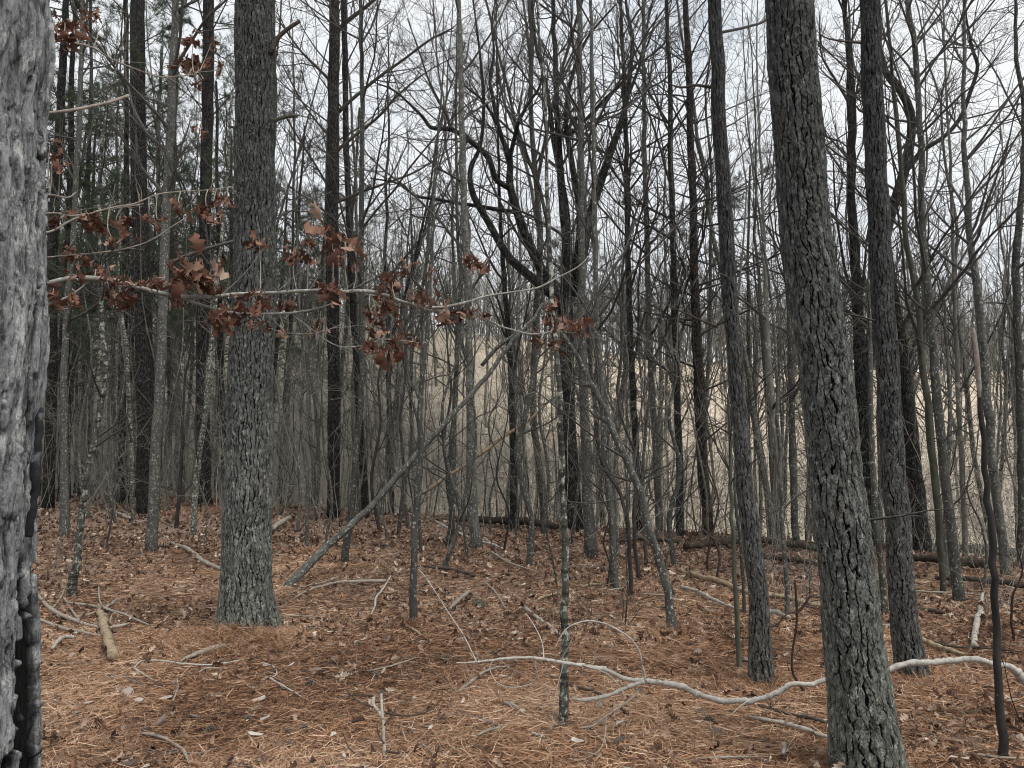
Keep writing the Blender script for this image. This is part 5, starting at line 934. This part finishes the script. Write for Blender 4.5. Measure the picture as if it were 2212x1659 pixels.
# ------------------------------------------------------------------ the wood behind, every tree an object with its parts
def proto_hard(H, r, fork=False, seed=0, simple=False, dens=1.0):
    n = 16; z = np.linspace(0, H, n); P = np.column_stack([np.cumsum(rng.normal(size=n) * .07) , np.cumsum(rng.normal(size=n) * .07), z]); P[:, :2] -= P[0, :2]; S = spline(np.column_stack([P, r * (1 - .85 * (z / H) ** 1.2)]), 26); S[0, 3] *= 1.25; S[0, 2] -= .25
    T = Geo(); p, q = S[None, :, :3], S[None, :, 3]; T.tubes(p, q, 7, lump=.06, seed=seed); B = Geo()
    if fork:
        a, b = spawn(p, q, 4, .25, .6, 18, 42, (.45, .65), .7, 14, .07, .05, tf=.1); T.tubes(a, b, 6)
        p2, q2 = a, b; a, b = spawn(p2, q2, 6, .25, 1, 25, 55, (.25, .5), .55, 9, .1, .04); B.tubes(a, b, 4); P1 = (a, b)
        a, b = spawn(p, q, 10 * dens, .3, .98, 35, 65, (.9, 3.6), .4, 9, .1, .05, absl=True, tf=.5, rmax=.03); B.tubes(a, b, 4); P1 = (np.concatenate([P1[0], a]), np.concatenate([P1[1], b]))
    else:
        a, b = spawn(p, q, 20 * dens, .22, .98, 30, 70, (.9, 3.6), .42, 9, .1, .05, absl=True, tf=.5, rmax=.028); B.tubes(a, b, 4); P1 = (a, b)
    a2, b2 = spawn(*P1, 6, .15, 1, 25, 60, (.3, .6), .6, 6, .12, .04, rmin=.005 if simple else .0035); B.tubes(a2, b2, 3)
    if not simple: a3, b3 = spawn(a2, b2, 3.6, .15, 1, 25, 60, (.35, .7), .7, 4, .14, .03, rmin=.0034); B.tubes(a3, b3, 3)
    return T, B
def proto_sap(H, r, dens=1.0):
    n = 10; z = np.linspace(0, H, n); P = np.column_stack([np.cumsum(rng.normal(size=n) * .06 * H / 4), np.cumsum(rng.normal(size=n) * .05 * H / 4), z]); P[:, :2] -= P[0, :2]; S = spline(np.column_stack([P, r * (1 - .85 * z / H)]), 18); S[0, 2] -= .25
    T = Geo(); p, q = S[None, :, :3], S[None, :, 3]; T.tubes(p, q, 6, lump=.05); B = Geo(); a, b = spawn(p, q, 20 * dens, .1, 1, 30, 80, (.4, 2.0), .45, 8, .12, .05, absl=True, tf=.45, rmax=.012); B.tubes(a, b, 3)
    a2, b2 = spawn(a, b, 4.5, .15, 1, 30, 60, (.3, .6), .65, 5, .14, .03, rmin=.003); B.tubes(a2, b2, 3); return T, B
def proto_pine(H, r, green=True):
    z = np.linspace(0, H, 12); P = np.column_stack([np.cumsum(rng.normal(size=12) * .03), np.cumsum(rng.normal(size=12) * .03), z]); P[:, :2] -= P[0, :2]; S = spline(np.column_stack([P, r * (1 - .7 * z / H)]), 22); S[0, 2] -= .25; S[0, 3] *= 1.3
    T = Geo(); p, q = S[None, :, :3], S[None, :, 3]; T.tubes(p, q, 9, lump=.05); B = Geo(); a, b = spawn(p, q, 46, .16, .98, 55, 88, (.9, 2.9), .28, 8, .05, .03, absl=True, tf=.3, rmax=.022); B.tubes(a, b, 4)
    a2, b2 = spawn(a, b, 6, .2, 1, 30, 60, (.22, .45), .55, 5, .09, .02, rmin=.002); B.tubes(a2, b2, 3); a3, b3 = spawn(a2, b2, 2.2, .2, 1, 30, 60, (.3, .5), .55, 4, .09, .02, rmin=.002); B.tubes(a3, b3, 3)
    N_ = Geo()
    if green: pos = np.concatenate([a2[:, -1], a3[:, -1], a2[:, 2]]); d = np.concatenate([unit(a2[:, -1] - a2[:, -2]), unit(a3[:, -1] - a3[:, -2]), unit(a2[:, 3] - a2[:, 2])]); k = pos[:, 2] > .3 * H; tufts(N_, pos[k], d[k], 14, .15, .0045)
    return T, B, N_
def bake(name, gs, mats):
    out = []
    for nm, g, m in gs:
        if g.V: out.append((nm, g.build(name + '_' + nm, M[m])))
    return out
PR = {}
PR['tall'] = []
for i in range(5):
    T, B = proto_hard(rng.uniform(12, 15), rng.uniform(.045, .075), False, i, dens=1.3); PR['tall'].append(bake('bare_tree', [('trunk', T, 'smooth' if i % 2 else 'mottled'), ('crown', B, 'twig')], None))
PR['fork'] = []
for i in range(3):
    T, B = proto_hard(rng.uniform(12, 14), rng.uniform(.07, .105), True, i + 7, dens=1.3); PR['fork'].append(bake('bare_tree', [('trunk', T, 'oak' if i else 'smooth'), ('crown', B, 'twig')], None))
PR['hazy'] = []
for i in range(4):
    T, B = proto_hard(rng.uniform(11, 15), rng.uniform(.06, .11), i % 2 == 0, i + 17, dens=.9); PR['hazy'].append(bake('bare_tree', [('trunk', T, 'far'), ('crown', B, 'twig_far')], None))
PR['sap'] = []
for i in range(6):
    T, B = proto_sap(rng.uniform(3.5, 7.5), rng.uniform(.009, .021)); PR['sap'].append(bake('sapling', [('trunk', T, ['smooth', 'darkstem', 'mottled', 'far', 'far', 'mottled'][i]), ('crown', B, ['twig', 'twig', 'twig_pale', 'twig_pale', 'twig', 'twig_pale'][i])], None))
PR['pine'] = []
for i in range(3):
    T, B, N_ = proto_pine(rng.uniform(12, 16), rng.uniform(.09, .14)); PR['pine'].append(bake('pine_tree', [('trunk', T, 'pine'), ('crown', B, 'twig'), ('needles', N_, 'needle_green')], None))
def place(kind, i, x, y, name, label, cat, group, s=1.0):
    t = thing(name, label, cat, (x, y, gz(x, y)), group); t.rotation_euler = (rng.normal() * .03, rng.normal() * .045, rng.random() * 6.283); t.scale = (s, s, s * rng.uniform(.9, 1.15))
    for nm, me in PR[kind][i]: link(nm, me, t)
    return t
taken = [(o.location[0], o.location[1]) for o in COL.objects if o.parent is None and o.type == 'EMPTY' and o.location[1] > 8]
def spot(y0, y1, xr=None, dmin=.45, bias=0):
    for _ in range(200):
        y = math.sqrt(rng.uniform(y0 ** 2, y1 ** 2)); f = rng.uniform(-1, 1) if xr is None else rng.uniform(*xr); x = f * y * .74
        if y < float(crest(x)) + bias: continue
        if all((x - a) ** 2 + (y - b) ** 2 > dmin ** 2 for a, b in taken): taken.append((x, y)); return x, y
    return None
def lab_for(kind, x, y):
    f = x / (y * .675); side = 'left part' if f < -.33 else ('middle' if f < .33 else 'right part'); d_ = 'just beyond the crest' if y < 19 else ('further down the slope' if y < 30 else ('deep in the wood' if y < 48 else 'on the far slope'))
    return f'{kind} {d_} in the {side} of the wood'
for kind, n, y0, y1, xr, bias, nm, cat, desc, grp in [
    ('pine', 24, 13, 32, (-1, -.3), .5, 'pine_tree', 'pine tree', 'dark green needled pine', 'background pines'), ('pine', 7, 20, 45, (-.5, .5), 2, 'pine_tree', 'pine tree', 'dark green needled pine', 'background pines'), ('pine', 6, 28, 60, (.2, 1), 2, 'pine_tree', 'pine tree', 'dark green needled pine', 'background pines'),
    ('tall', 34, 12, 24, None, 0, 'bare_tree', 'tree', 'slender dark bare tree', 'slender bare trees behind the crest'), ('fork', 10, 16, 32, None, 1, 'bare_tree', 'tree', 'wide forked bare tree', 'forked bare trees behind the crest'), ('tall', 30, 22, 40, None, 0, 'bare_tree', 'tree', 'slender dark bare tree', 'slender bare trees behind the crest'),
    ('fork', 16, 30, 48, None, 0, 'bare_tree', 'tree', 'wide forked bare tree', 'forked bare trees behind the crest'), ('hazy', 55, 36, 75, None, 0, 'bare_tree', 'tree', 'pale hazy bare tree', 'hazy bare trees in the valley'),
    ('sap', 85, 10.5, 19, None, -1.2, 'sapling', 'sapling', 'thin bare sapling', 'background saplings'), ('sap', 70, 16, 30, None, 0, 'sapling', 'sapling', 'thin bare sapling', 'background saplings'), ('sap', 60, 12, 26, (-1, -.1), 0, 'sapling', 'sapling', 'thin bare sapling', 'background saplings')]:
    for k in range(n):
        p = spot(y0, y1, xr, .3 if kind == 'sap' else .5, bias)
        if p is None: continue
        i = int(rng.integers(len(PR[kind]))); place(kind, i, p[0], p[1], nm, lab_for(desc, *p), cat, grp + ', ' + lab_for('', *p).strip(), rng.uniform(.8, 1.2))

# the far wood on the opposite slope reads as one mass
FW = Geo(); FT = Geo(); P6 = [proto_hard(rng.uniform(9, 13), .1, i % 2 == 0, 40 + i, simple=True, dens=.9) for i in range(4)]
P6 = [tuple((np.concatenate(g.V), g.F) for g in p) for p in P6]
for k in range(1000):
    y = math.sqrt(rng.uniform(52 ** 2, 150 ** 2)) if k < 620 else rng.uniform(92, 124); x = rng.uniform(-1, 1) * y * .8; z = gz(x, y); a = rng.random() * 6.283; s_ = rng.uniform(.75, 1.15); (tv, tf), (bv, bf) = P6[k % 4]; ca, sa = math.cos(a) * s_, math.sin(a) * s_
    Rm = np.array([[ca, sa, 0], [-sa, ca, 0], [0, 0, s_]]); FT.add(tv @ Rm + [x, y, z], tf); FW.add(bv @ Rm + [x, y, z], bf)
tv_ = thing('distant_wood', 'mass of pale bare trees covering the far slope', 'wood', (0, 90, 0)); tv_['kind'] = 'stuff'
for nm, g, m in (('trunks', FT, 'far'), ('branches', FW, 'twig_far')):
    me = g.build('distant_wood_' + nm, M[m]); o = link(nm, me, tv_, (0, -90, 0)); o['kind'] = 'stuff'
# undergrowth of fine twigs: nobody could count it
G = Geo(); n = 6500; y = np.sqrt(rng.uniform(9 ** 2, 46 ** 2, n)); x = rng.uniform(-1, 1, n) * y * .76; k = ((y > crest(x) - .5) | ((y > crest(x) - 4) & (rng.random(n) < .3))) & (rng.random(n) < np.where(x / y > .12, .55, 1.0)); x, y = x[k], y[k]; n = len(x)
P, R = grow(np.column_stack([x, y, ground(x, y)]), np.column_stack([rng.normal(size=n) * .35, rng.normal(size=n) * .35, np.ones(n)]), rng.uniform(.8, 4.2, n) , rng.uniform(.003, .01, n), 8, .1, .02); G.tubes(P, R, 3)
a, b = spawn(P, R, 5, .2, 1, 25, 70, (.2, .5), .6, 5, .14, .02, rmin=.003); G.tubes(a, b, 3); a, b = spawn(a, b, 3, .2, 1, 25, 70, (.3, .6), .7, 4, .14, .0, rmin=.0028); G.tubes(a, b, 3)
tag(link('undergrowth', G.build('undergrowth', M['twig_pale'])), 'dense tangle of fine bare twigs filling the space between the trunks', 'undergrowth', kind='stuff')
